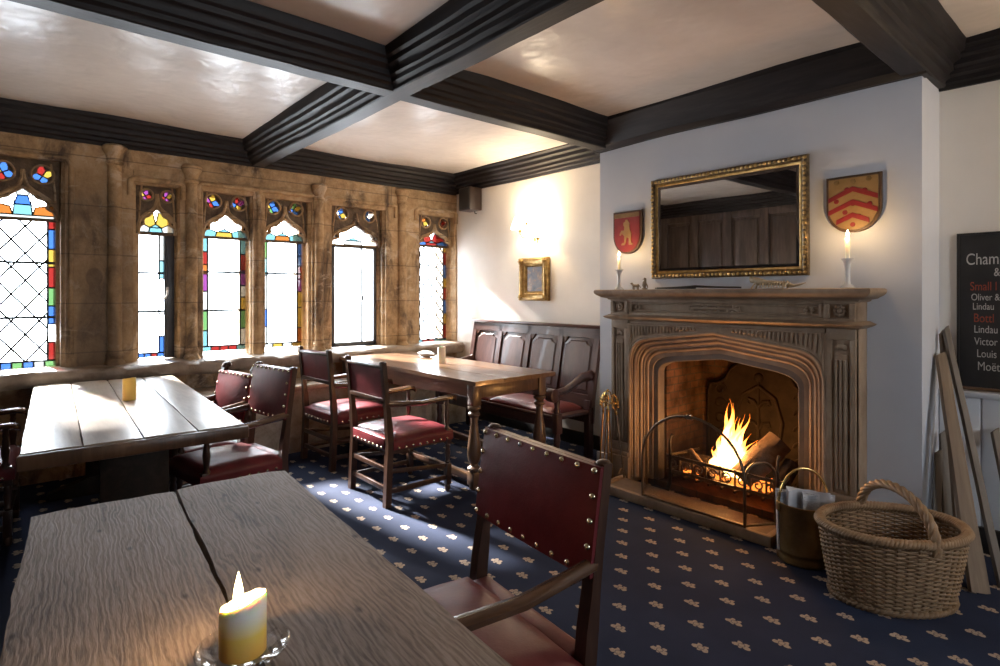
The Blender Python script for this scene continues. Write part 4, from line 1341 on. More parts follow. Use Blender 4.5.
def make_chair(name, label, W=.55, D=.50, H=.965, rake=.075, arms=(-1, 1), nails_front=True, worn=False, back_z=(.66, .955), scroll=False, group=None, padtop=True, seat_z=.475):
    """armchair facing +y, origin on the floor under the middle of the seat"""
    root = thing(name, label, 'chair', (0, 0, 0), 0, group)
    hw = W / 2; yb = -D / 2; yf = D / 2
    lw = .021
    def post_y(z): return yb + .02 - (rake * ((z - .42) / (H - .42)) ** 1.15 if z > .42 else 0) - .02 * max(0, (.42 - z) / .42)
    LE = MAT['leather_worn'] if worn else MAT['leather']
    for s in (-1, 1):
        x = s * (hw - lw)
        mb = MB()
        zz = [0, .15, .30, .42, .52, .62, .72, .82, .90, H]
        rings = []
        for z in zz:
            y = post_y(z); w = lw * (1 if z < .7 else .92); d = .022 if z < .6 else .016
            rings.append([(x - w, y - d, z), (x + w, y - d, z), (x + w, y + d, z), (x - w, y + d, z)])
        mb.loft(rings)
        if scroll:
            mb.tube([(x, post_y(H) + .01, H - .01), (x, post_y(H) - .004, H + .012), (x, post_y(H) - .024, H + .016), (x, post_y(H) - .036, H + .002)], [.022, .021, .019, .013], 10)
        else:
            mb.sphere((x, post_y(H), H), .02, n=10, m=6, s=(1, 1.1, .45))
        mb.build('rear_leg', MAT['chair'], root)
        mb = MB()
        fy = yf - .025
        mb.box(x - .021, x + .021, fy - .021, fy + .021, .34, .45, bevel=.003)
        mb.box(x - .021, x + .021, fy - .021, fy + .021, .05, .20, bevel=.003)
        mb.lathe([(.014, 0), (.021, .015), (.022, .035), (.016, .052)], 12, T(x, fy, 0))
        mb.lathe([(.014, .20), (.021, .212), (.014, .225), (.019, .26), (.021, .28), (.015, .31), (.020, .325), (.015, .34)], 12, T(x, fy, 0))
        mb.build('front_leg', MAT['chair'], root)
    # rails
    zr = .405
    mb = MB()
    mb.box(-hw + .03, hw - .03, yb + .005, yb + .03, .352, .43); mb.box(-hw + .03, hw - .03, yf - .04, yf - .015, .36, .43)
    for s in (-1, 1): mb.box(s * (hw - .021) - .012, s * (hw - .021) + .012, yb + .02, yf - .03, .36, .43)
    mb.build('seat_rail', MAT['chair'], root)
    for s in (-1, 1):
        x = s * (hw - lw)
        mb = MB(); mb.bar((x, yb + .01, .10), (x, yf - .03, .10), .02, .032, bevel=.003); mb.build('stretcher', MAT['chair'], root)
        mb = MB(); mb.bar((x, yb + .01, .235), (x, yf - .03, .185), .018, .028, bevel=.003); mb.build('stretcher', MAT['chair'], root)
    for y, z in ((yb + .005, .115), (yb + .005, .245), (yf - .025, .165)):
        mb = MB(); mb.bar((-hw + .03, y, z), (hw - .03, y, z), .02, .032, bevel=.003); mb.build('stretcher', MAT['chair'], root)
    # seat
    mb = MB(); cushion(mb, -hw - .004, hw + .004, yb + .038, yf + .006, .375, seat_z - .01, .022)
    mb.box(-hw + .044, hw - .044, yb - .006, yb + .06, .372, seat_z - .022, bevel=.008)
    seat = mb.build('seat', LE, root, angle=60)
    # back
    z0, z1 = back_z
    mb = MB()
    rings = []
    n = 8
    for i in range(n + 1):
        z = z0 + (z1 - z0) * i / n
        y = post_y(z) + .016
        e = 1 if 0 < i < n else 0
        hx = hw - .003 if nails_front else hw - .04
        ring = []
        for k in range(9):
            u = k / 8
            bul = .020 * (math.sin(PI * u) ** .6 if 0 < u < 1 else 0) * (math.sin(PI * (i + .25) / (n + .5)) ** .5)
            ring.append((-hx + 2 * hx * u, y + .012 + bul, z))
        ring += [(hx, y - .0, z), (-hx, y - .0, z)]
        rings.append(ring)
    mb.loft(rings)
    pad = mb.build('backrest', LE, root, angle=50)
    # rear of the back: sunk panel between posts, with rails
    mb = MB()
    yr = lambda z: post_y(z)
    tilt = [(z0 + .03, 0), (z1 - .03, 0)]
    mb.loft([[(-hw + .04, yr(z) - .006, z), (hw - .04, yr(z) - .006, z), (hw - .04, yr(z) + .014, z), (-hw + .04, yr(z) + .014, z)] for z in (z0, (z0 + z1) / 2, z1)])
    mb.build('back_panel', LE, root)
    for z, h in ((z1 - .014, .022), (z0 + .006, .028)):
        mb = MB()
        mb.bar((-hw + .03, yr(z) - .004, z), (hw - .03, yr(z) - .004, z), .028, h, bevel=.003)
        mb.build('back_rail', MAT['chair'], root)
    # nails round the front edge of the back
    if nails_front:
        tl = math.atan2(post_y(z1) - post_y(z0), z1 - z0)
        def nail(x, z): inst(NAIL, pad, (x, post_y(z) + .0295 + .003, z), (R(-90) - tl, 0, 0))
        nn = 8; zn = 4
        for k in range(nn + 1):
            x = -hw + .02 + (W - .04) * k / nn
            nail(x, z1 - .012); nail(x, z0 + .014)
        for k in range(1, zn):
            z = z0 + .014 + (z1 - z0 - .026) * k / zn
            nail(-hw + .018, z); nail(hw - .018, z)
    for k in range(8):
        t = (k + .5) / 8
        for s in (-1, 1): inst(NAIL, seat, (s * (hw + .0035), yb + .05 + (D - .07) * t, .388), (0, s * R(90), 0))
        inst(NAIL, seat, (-hw + .055 + (W - .11) * t, yb - .006, .388), (R(90), 0, 0))
    # arms with turned supports
    for s in arms:
        x = s * (hw - .018)
        za = .665
        mb = MB()
        ys = post_y(.68)
        pts = [(x, ys, za + .022), (x + s * .004, ys + .10, za + .012), (x + s * .012, (ys + yf) / 2, za + .0), (x + s * .016, yf - .08, za + .008), (x + s * .016, yf - .02, za + .012), (x + s * .016, yf + .02, za + .004), (x + s * .014, yf + .032, za - .012)]
        rings = []
        ws = [.018, .022, .026, .028, .030, .028, .018]; hs = [.024, .020, .018, .018, .018, .020, .016]
        for p, w, h in zip(pts, ws, hs):
            rings.append([(p[0] + w * math.cos(a), p[1], p[2] + h * math.sin(a)) for a in [2 * PI * (q + .5) / 8 for q in range(8)]])
        mb.loft(rings)
        mb.build('arm', MAT['chair_arm'], root, angle=50)
        mb = MB()
        mb.lathe([(.017, .44), (.020, .455), (.013, .47), (.017, .50), (.021, .54), (.018, .57), (.013, .61), (.017, .625), (.013, .638), (.016, .662)], 12, T(x, yf - .035, 0))
        mb.build('arm_support', MAT['chair'], root)
    return root
def put(o, x, y, deg): o.location = (x, y, 0); o.rotation_euler = (0, 0, R(deg)); return o
G = 'red leather armchairs'
ch = make_chair('leather_armchair', 'large foreground red leather armchair with brass nails, drawn up to the weathered two-board table', W=.575, D=.50, H=.955, rake=.07, arms=(-1,), group=G, worn=False, back_z=(.66, .95))
put(ch, -1.298, .975, 174)
for c in ch.children:
    if c.name.startswith('seat') and 'rail' not in c.name: c.data.materials[0] = MAT['leather_worn']
ch = make_chair('leather_armchair', 'nail-studded red leather armchair at the near right corner of the long plank table', W=.47, D=.50, H=.965, rake=.07, group=G, back_z=(.66, .96))
put(ch, -3.63, 1.0, 189)
ch = make_chair('leather_armchair', 'small red leather armchair with scrolled posts, behind the nail-studded one at the long plank table', W=.43, D=.44, H=.90, rake=.09, scroll=True, group=G, back_z=(.56, .875), seat_z=.45)
put(ch, -4.15, .95, 192)
ch = make_chair('leather_armchair', 'red leather armchair seen from behind, nearest the corner leg of the oak table', W=.55, D=.52, H=.965, rake=.05, group=G, back_z=(.70, .945), nails_front=False)
put(ch, -3.615, 2.175, 0)
ch2 = copy_tree(ch); put(ch2, -4.60, 2.22, 3)
ch2['label'] = 'red leather armchair seen from behind, second along the oak table, nearer the windows'
ch = make_chair('leather_armchair', 'armchair cut off by the left edge of the photo, beside the long plank table', W=.55, D=.50, H=.93, rake=.06, group=G, back_z=(.66, .92))
put(ch, -4.52, -.20, -4)

# ------------------------------------------------------------------ settle
st = thing('panelled_settle', 'dark panelled settle with scrolled arms and red seat cushions against the lamp-lit wall', 'settle', (-4.10, 3.42, 0))
SX0, SX1 = -.86, .91
def by(z): return .40 + .13 * max(0, (z - .42)) / .7       # face of the back
ST = 1.12
mb = MB()
th = .02
mb.loft([[(SX0, by(z), z), (SX1, by(z), z), (SX1, by(z) + th, z), (SX0, by(z) + th, z)] for z in (.30, .5, .8, ST - .02)])
bk = mb.build('back_board', MAT['settle'], st)
def strip(x0, x1, z0, z1, name, mat, d=.026):
    mb = MB(); mb.loft([[(x0, by(z) - d, z), (x1, by(z) - d, z), (x1, by(z) + .004, z), (x0, by(z) + .004, z)] for z in (z0, z1)])
    return mb.build(name, mat, bk)
strip(SX0, SX1, ST - .09, ST, 'top_rail', MAT['settle_x']); strip(SX0, SX1, .44, .54, 'bottom_rail', MAT['settle_x'])
mb = MB(); mb.box(SX0 - .015, SX1 + .015, by(ST) - .045, by(ST) + .03, ST - .005, ST + .022, bevel=.006); mb.build('capping', MAT['settle_x'], st)
PW = (SX1 - SX0 - .05) / 4
for k in range(5):
    x = SX0 + .025 + PW * k
    strip(x - .028, x + .028, .44, ST, 'stile', MAT['settle'])
for k in range(4):
    xa, xb = SX0 + .025 + PW * k + .028, SX0 + .025 + PW * (k + 1) - .028
    zt = ST - .09; zb = .54
    c = .055
    def q(m, lift, sh):
        pts = [(xa + m, zb + m), (xb - m, zb + m), (xb - m, zt - c - m * .6), (xb - m - c * .35, zt - c - m * .4), (xb - m - c, zt - m - c * .25), (xb - m - c, zt - m), (xa + m + c, zt - m), (xa + m + c, zt - m - c * .25), (xa + m + c * .35, zt - c - m * .4), (xa + m, zt - c - m * .6)]
        return [(x, by(z) - lift, z) for x, z in pts]
    mb = MB()
    mb.loft([q(.004, .000, 0), q(.006, .008, 0), q(.03, .010, 0), q(.04, .018, 0)], caps=True)
    mb.build('panel', MAT['settle'], bk, angle=25)
    # shaped shoulders of the frame
    for s, xc in ((1, xa), (-1, xb)):
        mb = MB()
        mb.prism([(0, 0), (s * c, 0), (s * c, -c * .25), (s * c * .35, -c), (0, -c)][::s], -.004, .024, T(xc, by(zt), zt) @ YZI)
        mb.build('shoulder', MAT['settle'], bk)
# seat
mb = MB(); mb.box(SX0 + .02, SX1 - .02, -.02, by(.42) + .01, .385, .415, bevel=.006); mb.build('seat_board', MAT['settle_x'], st)
mb = MB(); mb.box(SX0 + .03, SX1 - .03, .0, .03, .30, .385, bevel=.004); mb.build('seat_rail', MAT['settle_x'], st)
for s, x in ((-1, SX0 + .045), (1, SX1 - .045)):
    mb = MB()
    pts = [(by(.74) - .01, .715), (.30, .70), (.20, .655), (.10, .615), (.02, .605), (-.04, .61)]
    rings = []
    for i, (y, z) in enumerate(pts):
        w = .032 + .006 * (i > 3); h = [.045, .04, .034, .030, .03, .034][i]
        rings.append([(x + w * math.cos(a), y, z + h * math.sin(a)) for a in [2 * PI * (k + .5) / 8 for k in range(8)]])
    mb.loft(rings)
    # scroll end of the arm
    pr = [(.05 * math.cos(a), .056 * math.sin(a)) for a in [2 * PI * k / 16 for k in range(16)]]
    mb.prism(pr, x - .038, x + .038, T(0, -.055, .592) @ M_YZ, bevel=.006)
    mb.build('arm', MAT['settle'], st, angle=45)
    mb = MB(); mb.box(x - .03, x + .03, -.03, .035, .27, .44, bevel=.004)
    mb.lathe([(.026, 0), (.032, .02), (.026, .05), (.03, .10), (.022, .15), (.03, .22), (.024, .27)], 14, T(x, 0, 0))
    mb.lathe([(.026, .44), (.03, .46), (.02, .49), (.027, .53), (.022, .58)], 14, T(x, 0, 0))
    mb.build('front_leg', MAT['settle'], st)
    mb = MB(); mb.box(x - .03, x + .03, .37, .43, 0, .5, bevel=.004); mb.build('rear_leg', MAT['settle'], st)
for k, (a, b) in enumerate(((SX0 + .10, -.02), (.0, SX1 - .10))):
    mb = MB(); cushion(mb, a, b, .0, .375, .4155, .462, .012, 16, 10)
    o = mb.build('seat_cushion', MAT['leather_worn'], None, angle=60, loc=(-4.10, 3.42, 0))
    tag(o, ('red seat cushion on the window half of the settle', 'red seat cushion on the fireplace half of the settle')[k], 'cushion', 'settle seat cushions')
# ------------------------------------------------------------------ things on the walls
# big gilt mirror over the mantel, leaning forward a little from the top
mx0, mx1, mz0, mz1 = -2.505, -1.39, 1.535, 2.272
mr = thing('wall_mirror', 'large rectangular mirror in an ornate gilt frame above the mantel shelf', 'mirror', ((mx0 + mx1) / 2, YC - .004, mz0))
mr.rotation_euler = (R(.5), 0, 0)
W2, Hm = (mx1 - mx0) / 2, mz1 - mz0
def frame_sweep(prof, W2, H, M=None):
    """profile (inset, lift) swept round a W x H rectangle with mitred corners"""
    rings = []
    for (sx, sz, cx, cz) in ((1, 1, -W2, 0), (-1, 1, W2, 0), (-1, -1, W2, H), (1, -1, -W2, H)):
        rings.append([(cx + sx * d, -l, cz + sz * d) for d, l in prof])
    mb = MB(); rr = [mb._addv(r, M) for r in rings]
    n = len(prof)
    for i in range(4):
        A, B = rr[i], rr[(i + 1) % 4]
        for k in range(n): mb._f([A[k], A[(k + 1) % n], B[(k + 1) % n], B[k]])
    return mb
mb = frame_sweep([(0, 0), (0, .022), (.008, .034), (.020, .040), (.030, .034), (.037, .024), (.037, 0)], W2, Hm)
mb.build('outer_frame', MAT['gilt_dark'], mr)
mb = frame_sweep([(.036, 0), (.036, .020), (.042, .024), (.050, .020), (.056, .014), (.058, 0)], W2, Hm)
mb.build('inner_slip', MAT['gilt'], mr)
mb = MB()
rnd = random.Random(3)
def along():
    per = []
    stp = .03
    x = -W2 + .02
    while x < W2 - .01:
        per += [(x, .019), (x, Hm - .019)]; x += stp
    z = .05
    while z < Hm - .04:
        per += [(-W2 + .019, z), (W2 - .019, z)]; z += stp
    return per
for x, z in along():
    mb.sphere((x, -.036, z), rnd.uniform(.008, .0125), n=7, m=5, s=(1.1, .8, 1.1))
o = mb.build('frame_ornament', MAT['gilt'], mr); o['kind'] = 'stuff'
mb = MB(); mb.box(-W2 + .055, W2 - .055, -.010, -.002, .055, Hm - .055); mb.build('mirror_glass', MAT['mirror'], mr)
mb = MB()
for a, b, c, d in ((-W2 + .074, W2 - .074, .074, .09), (-W2 + .074, W2 - .074, Hm - .09, Hm - .074), (-W2 + .074, -W2 + .09, .074, Hm - .074), (W2 - .09, W2 - .074, .074, Hm - .074)):
    pass
bev = frame_sweep([(.056, .012), (.056, .0145), (.075, .0108), (.075, .0102)], W2, Hm); bev.build('bevelled_edge', MAT['mirror'], mr); mb.bm.free()

# heraldic shields
def shield_pts(w, h, n=14):
    pts = [(-w / 2, h), (w / 2, h), (w / 2, h * .42)]
    for i in range(1, n + 1):
        t = i / n
        pts.append((w / 2 * math.cos(t * PI / 2) ** .85, h * .42 * (1 - math.sin(t * PI / 2) ** 1.15)))
    pts += [(-x, z) for x, z in reversed(pts[3:-1])]
    pts.append((-w / 2, h * .42))
    return pts
def shield(name, x, z, w, h, label, ground):
    o = thing(name, label, 'shield', (x, YC - .002, z), 0, 'painted shields over the fireplace')
    mb = MB(); mb.mesh(filled([shield_pts(w, h)], .022, .004), T(0, -.012, 0) @ YZI); mb.build('backing_board', MAT['shield_wood'], o)
    s = (w - .03) / w
    mb = MB(); mb.mesh(filled([[(px * s, .016 + pz * (h - .03) / h) for px, pz in shield_pts(w, h)]], .006, .001), T(0, -.0255, 0) @ YZI); mb.build('painted_field', ground, o)
    return o
sl = shield('painted_shield', -2.73, 1.735, .27, .335, 'small red painted shield with a gold figure, left of the mirror', MAT['shield_red'])
mb = MB()
c0 = .17
mb.mesh(filled([[(-.02, .07), (-.05, .07), (-.045, .085), (-.02, .09), (-.022, .14), (-.045, .16), (-.06, .145), (-.068, .152), (-.05, .185), (-.022, .185), (-.022, .215), (-.03, .225), (-.03, .245), (-.015, .252), (-.008, .268), (.008, .268), (.018, .25), (.03, .24), (.026, .215), (.03, .19), (.045, .16), (.042, .12), (.045, .085), (.06, .08), (.058, .068), (.02, .07), (.022, .12), (0, .13), (-.004, .09)][::-1]], .004, .001), T(.0, -.030, 0) @ YZI)
mb.build('gold_figure', MAT['shield_gold'], sl)
mb = MB(); mb.mesh(filled([[(-.118, .285), (.118, .285), (.118, .318), (-.118, .318)]], .004, .001), T(0, -.0295, 0) @ YZI); mb.build('top_band', MAT['shield_dark'], sl)
sr = shield('painted_shield', -1.15, 1.775, .285, .33, 'gold painted shield with red chevrons and roundels, right of the mirror', MAT['shield_gold'])
for k in range(3):
    z = .205 - k * .075 + .03
    hw = .127 if k < 2 else .085
    mb = MB(); mb.mesh(filled([[(-hw, z - .055 * hw / .127 - .0), (0, z), (hw, z - .055 * hw / .127), (hw, z - .055 * hw / .127 + .028), (0, z + .03), (-hw, z - .055 * hw / .127 + .028)]], .004, .001), T(0, -.030, 0) @ YZI)
    mb.build('chevron', MAT['shield_red'], sr)
for x, z in ((-.085, .295), (0, .292), (.08, .298), (-.03, .248), (.06, .235), (-.085, .185), (.0, .165), (.085, .155), (-.04, .118), (.03, .09), (0, .045)):
    mb = MB(); mb.lathe([(.014, 0), (.013, .003), (.0, .0045)], 14, T(x, -.0285, z) @ Matrix.Rotation(R(90), 4, 'X')); mb.build('roundel', MAT['shield_red'] if z < .25 else MAT['shield_dark'], sr)

# wall lamp with three glowing shades
wx, wz = -4.125, 2.045
lamp = thing('wall_sconce', 'brass wall lamp with three glowing white shades above the small gilt picture', 'wall lamp', (wx, YL, wz))
mb = MB(); mb.lathe([(.0, 0), (.055, .0), (.058, .008), (.045, .018), (.02, .026), (.012, .05), (0, .052)], 18, Matrix.Rotation(R(90), 4, 'X')); mb.lathe([(.008, -.09), (.014, -.075), (.008, -.06), (.012, -.03), (.01, .03), (.014, .06), (.0, .07)], 12, T(0, -.045, 0)); mb.build('back_plate', MAT['brass'], lamp)
for (dx, dy, dz) in ((-.135, -.12, .03), (.02, -.17, .085), (.125, -.12, -.065)):
    mb = MB()
    mb.tube([(0, -.045, -.02), (dx * .4, -.045 + (dy + .045) * .4, -.07 + dz * .3), (dx * .85, -.045 + (dy + .045) * .8, -.07 + dz * .7), (dx, dy, -.04 + dz), (dx, dy, dz)], .007, 8)
    mb.lathe([(.006, dz - .03), (.022, dz - .012), (.024, dz - .006), (.011, dz), (.011, dz + .055)], 12, T(dx, dy, 0))
    arm = mb.build('lamp_arm', MAT['brass'], lamp)
    mb = MB()
    n = 20; rings = []
    for (r, z) in ((.092, .005), (.086, .04), (.068, .09), (.054, .13)):
        rings.append([(dx + r * (1 + .03 * math.cos(k * PI)) * math.cos(2 * PI * k / n), dy + r * (1 + .03 * math.cos(k * PI)) * math.sin(2 * PI * k / n), dz + z) for k in range(n)])
    mb.loft(rings, caps=False)
    mb.build('lamp_shade', MAT['lamp_shade'], lamp, angle=70)
    light('sconce_light', 'POINT', (wx + dx, YL + dy, wz + dz + .09), 5.0, (1, .74, .44), .03)

# small gilt picture
px0, px1, pz0, pz1 = -4.36, -3.95, 1.352, 1.79
pc = thing('framed_picture', 'small dark oil painting in a heavy gilt frame under the wall lamp', 'picture', ((px0 + px1) / 2, YL - .003, pz0))
PW2, PH = (px1 - px0) / 2, pz1 - pz0
mb = frame_sweep([(0, 0), (0, .03), (.012, .052), (.03, .058), (.05, .045), (.066, .03), (.078, .034), (.088, .024), (.095, .010), (.095, 0)], PW2, PH)
mb.build('gilt_frame', MAT['gilt'], pc, angle=50)
for sx in (-1, 1):
    for z in (.035, PH - .035):
        mb = MB()
        for k in range(6): mb.sphere((sx * (PW2 - .035) + .022 * math.cos(k * 1.05), -.052, z + .022 * math.sin(k * 1.05)), .014, n=8, m=6)
        mb.sphere((sx * (PW2 - .035), -.055, z), .02, n=8, m=6)
        mb.build('corner_ornament', MAT['gilt'], pc, angle=60)
mb = MB(); mb.box(-PW2 + .09, PW2 - .09, -.012, -.002, .09, PH - .09); mb.build('canvas', MAT['painting'], pc)

# loudspeaker high in the corner
sp = thing('wall_speaker', 'small dark loudspeaker fixed high in the corner by the last window', 'speaker', (-5.09, YL, 2.36))
mb = MB(); mb.box(-.105, .105, -.20, -.03, 0, .255, bevel=.008); mb.build('cabinet', MAT['speaker_brown'], sp)
mb = MB(); mb.box(-.092, .092, -.206, -.198, .012, .243, bevel=.003); mb.lathe([(.008, 0), (.006, .006), (0, .007)], 10, T(0, -.206, .13) @ Matrix.Rotation(R(90), 4, 'X')); mb.build('grille', MAT['black'], sp)
mb = MB(); mb.box(-.03, .03, -.035, 0, .05, .2, bevel=.004); mb.tube([(0, -.05, .0), (0, -.05, -.02), (.01, -.03, -.025)], .006, 6); mb.build('bracket', MAT['iron'], sp)

# chalkboard on the right wall
cb = thing('chalkboard', 'black chalkboard with a hand-lettered drinks list on the right wall', 'chalkboard', (-.745, YL - .002, .888))
BW, BH = .95, .872
mb = MB(); mb.box(.012, BW - .012, -.016, -.002, .012, BH - .008); mb.build('board', MAT['slate'], cb)
mb = MB(); mb.box(0, BW, -.024, 0, 0, .016, bevel=.003); mb.build('bottom_rail', MAT['oak_x'], cb)
mb = MB(); mb.box(0, BW, -.022, 0, BH - .012, BH, bevel=.003); mb.build('top_rail', MAT['black'], cb)
for x in (0, BW - .012):
    mb = MB(); mb.box(x, x + .012, -.022, 0, .012, BH - .01, bevel=.003); mb.build('side_rail', MAT['black'], cb)
lines = [('Champ', .040, .695, .098, 'chalk'), ('&', .160, .630, .070, 'chalk'), ('Small l', .058, .552, .074, 'chalk_red'), ('Oliver &', .063, .497, .058, 'chalk'), ('Lindau', .069, .446, .058, 'chalk'),
         ('Bottl', .073, .377, .074, 'chalk_red'), ('Lindau', .075, .318, .064, 'chalk'), ('Victor', .077, .251, .064, 'chalk'), ('Louis', .087, .184, .066, 'chalk'), ('Mo\u00ebt', .090, .112, .074, 'chalk')]
for tx, x, z, size, mt in lines:
    mb = MB(); mb.mesh(lettering(tx, size * .92, .0006), T(x, -.0168, z) @ YZI @ Matrix.Diagonal((.66, 1, 1, 1)))
    mb.build('lettering', MAT[mt], cb, angle=20, recalc=False)

# ------------------------------------------------------------------ on the mantel shelf
def flame(parent, x, y, z, h=.035, r=.008, power=1.0, wloc=None):
    mb = MB(); mb.lathe([(0, 0), (r * .6, h * .08), (r, h * .28), (r * .8, h * .5), (r * .35, h * .8), (0, h)], 12, T(x, y, z))
    f = mb.build('flame', MAT['candle_flame'], parent, angle=80)
    return f
def candlestick(x, y, h, ch, label):
    o = thing('candlestick', label, 'candlestick', (x, y, MTOP), 0, 'mantel candlesticks')
    mb = MB(); mb.lathe([(.034, 0), (.035, .006), (.028, .014), (.016, .022), (.013, .04), (.0125, h * .55), (.015, h * .75), (.022, h * .92), (.030, h - .006), (.031, h), (.012, h + .0), (.0, h - .004)], 18); mb.build('stem', MAT['ceramic'], o, angle=50)
    return o
for x, h, ch, r, label, cl in ((-2.705, .155, .095, .0105, 'slim white candlestick on the left end of the mantel shelf', 'lit white candle in the left mantel candlestick'), (-1.135, .165, .115, .0125, 'white candlestick on the right end of the mantel shelf', 'lit white candle in the right mantel candlestick')):
    candlestick(x, 3.55, h, ch, label)
    c = thing('candle', cl, 'candle', (x, 3.55, MTOP + h + .001), 0, 'mantel candles')
    mb = MB(); mb.lathe([(r, 0), (r, ch - .004), (r * .75, ch), (0, ch - .002)], 14); mb.build('wax', MAT['wax'], c)
    mb = MB(); mb.tube([(0, 0, ch - .003), (.001, 0, ch + .006), (.003, 0, ch + .011)], .001, 5); mb.build('wick', MAT['black'], c)
    flame(c, .001, 0, ch + .006, .040, .009)
    light('candle_light', 'POINT', (x, 3.54, MTOP + h + ch + .03), 1.3, (1, .62, .28), .012)
# small ornaments
bd = thing('bird_figurine', 'tiny upright bird figurine on the mantel beside the left candlestick', 'figurine', (-2.470, 3.545, MTOP))
mb = MB(); mb.sphere((0, 0, .006), .02, s=(1.2, 1, .3)); mb.tube([(0, 0, .005), (-.004, 0, .03), (.0, 0, .05), (.006, 0, .066), (.004, 0, .078), (-.002, 0, .084)], [.008, .014, .015, .009, .010, .006], 10); mb.tube([(-.002, 0, .078), (-.02, 0, .074)], [.004, .001], 6)
mb.tube([(.006, 0, .05), (.022, 0, .03), (.028, 0, .012)], [.009, .006, .003], 6); mb.build('body', MAT['stone_fig'], bd)
an = thing('animal_figurine', 'tiny four-legged animal figurine on the mantel, left of the bird', 'figurine', (-2.545, 3.545, MTOP))
mb = MB(); mb.tube([(-.032, 0, .038), (-.02, 0, .030), (.0, 0, .028), (.02, 0, .030), (.026, 0, .028)], [.007, .010, .010, .011, .006], 10); mb.tube([(-.026, 0, .033), (-.038, 0, .046), (-.05, 0, .044)], [.007, .008, .003], 8); mb.tube([(.024, 0, .03), (.036, 0, .022), (.04, 0, .010)], [.003, .003, .002], 6)
for x in (-.02, .018):
    for y in (-.007, .007): mb.tube([(x, y, .028), (x - .003, y, .014), (x, y, 0)], [.005, .0035, .004], 6)
mb.build('body', MAT['stone_fig'], an)
dk = MB(); dk.box(-.30, .0, -.012, .012, 0, .012, bevel=.003); dk.tube([(-.32, 0, .006), (-.1, 0, .012), (.0, 0, .016), (.14, 0, .010), (.32, 0, .006)], [.004, .006, .008, .006, .005], 8)
o = dk.build('dark_rod', MAT['black'], None, loc=(-2.07, 3.56, MTOP + .003)); tag(o, 'long thin dark rod lying along the mantel below the mirror', 'rod')
lz = thing('lizard_ornament', 'pale ribbed lizard-like ornament lying on the mantel right of centre', 'ornament', (-1.55, 3.54, MTOP))
mb = MB()
mb.tube([(-.13, 0, .05), (-.11, 0, .055), (-.08, 0, .045), (-.03, 0, .036), (.03, 0, .034), (.09, 0, .028), (.13, 0, .016), (.17, 0, .024), (.20, 0, .034)], [.012, .02, .024, .016, .014, .012, .008, .005, .002], 10)
mb.sphere((-.125, 0, .066), .012, n=8, m=6)
for k in range(10):
    x = -.06 + k * .017
    mb.tube([(x, -.022, .008), (x, -.014, .034), (x, 0, .046), (x, .014, .034), (x, .022, .008)], .0035, 5)
for x in (-.09, .1):
    for y in (-.024, .024): mb.tube([(x, y * .5, .035), (x - .01, y, .02), (x - .02, y * 1.2, .0)], [.007, .005, .006], 6)
mb.build('body', MAT['bone'], lz)

# ------------------------------------------------------------------ candles on the tables
cx, cy, cz = -1.088, .325, .7625
sc = MB()
sc.lathe([(0, 0), (.035, 0), (.040, .003), (.066, .008), (.077, .016), (.080, .022), (.077, .024), (.070, .017), (.050, .011), (.0, .009)], 36)
o = sc.build('glass_saucer', MAT['glassware'], None, angle=70, loc=(cx, cy, cz)); tag(o, 'clear glass saucer under the pillar candle on the foreground table', 'saucer')
pc2 = thing('pillar_candle', 'lit yellow and white pillar candle on a glass saucer on the foreground table', 'candle', (cx, cy, cz + .0095))
def pillar(parent, r, h, slant, mats, seed):
    mb = MB(); n = 28
    rings = []
    for i in range(9):
        z = i / 8
        ring = []
        for k in range(n):
            a = 2 * PI * k / n
            top = h + slant * math.cos(a - .65) + .004 * noise.noise(Vector((math.cos(a) * 2, math.sin(a) * 2, seed)))
            rr = r * (1 - .04 * (z > .95))
            ring.append((rr * math.cos(a), rr * math.sin(a), top * z))
        rings.append(ring)
    for sc_, dz in ((.86, -.004), (.6, -.016), (.25, -.020)):
        rings.append([(r * sc_ * math.cos(2 * PI * k / n), r * sc_ * math.sin(2 * PI * k / n), h + slant * sc_ * .6 * math.cos(2 * PI * k / n - .65) + dz) for k in range(n)])
    mb.loft(rings)
    return mb.build('wax', mats, parent, angle=60)
t = NT('pillar_wax')
sp_ = t.n.new('ShaderNodeSeparateXYZ'); t.L(t.coord(), sp_.inputs[0])
t.set(t.ramp(t.math('DIVIDE', sp_.outputs[2], .11), [(.0, (.90, .50, .12)), (.36, (.93, .68, .16)), (.58, (.92, .86, .66)), (.72, (.93, .91, .86))]), .4, 0, .4)
t.b.inputs['Subsurface Weight'].default_value = .6; t.b.inputs['Subsurface Radius'].default_value = (.06, .04, .018)
MAT['pillar_wax'] = t.m
pillar(pc2, .040, .092, .014, MAT['pillar_wax'], 2.0)
mb = MB(); mb.tube([(-.006, -.006, .07), (-.006, -.006, .088), (-.004, -.005, .094)], .0015, 6); mb.build('wick', MAT['black'], pc2)
flame(pc2, -.006, -.006, .082, .062, .009)
light('candle_light', 'POINT', (cx - .006, cy - .006, cz + .122), 1.9, (1, .62, .28), .014)
t = thing('pillar_candle', 'yellow unlit pillar candle in the middle of the long plank table', 'candle', (-4.20, .58, .7605))
pillar(t, .037, .135, .004, MAT['wax_yellow'], 3.0); mb = MB(); mb.tube([(0, 0, .11), (.002, 0, .128)], .0014, 6); mb.build('wick', MAT['black'], t)
t = thing('pillar_candle', 'pale cream pillar candle on the oak table near the window', 'candle', (-4.19, 2.94, ZT + .001))
pillar(t, .035, .145, .004, MAT['wax'], 4.0); mb = MB(); mb.tube([(0, 0, .12), (.002, 0, .138)], .0014, 6); mb.build('wick', MAT['black'], t)
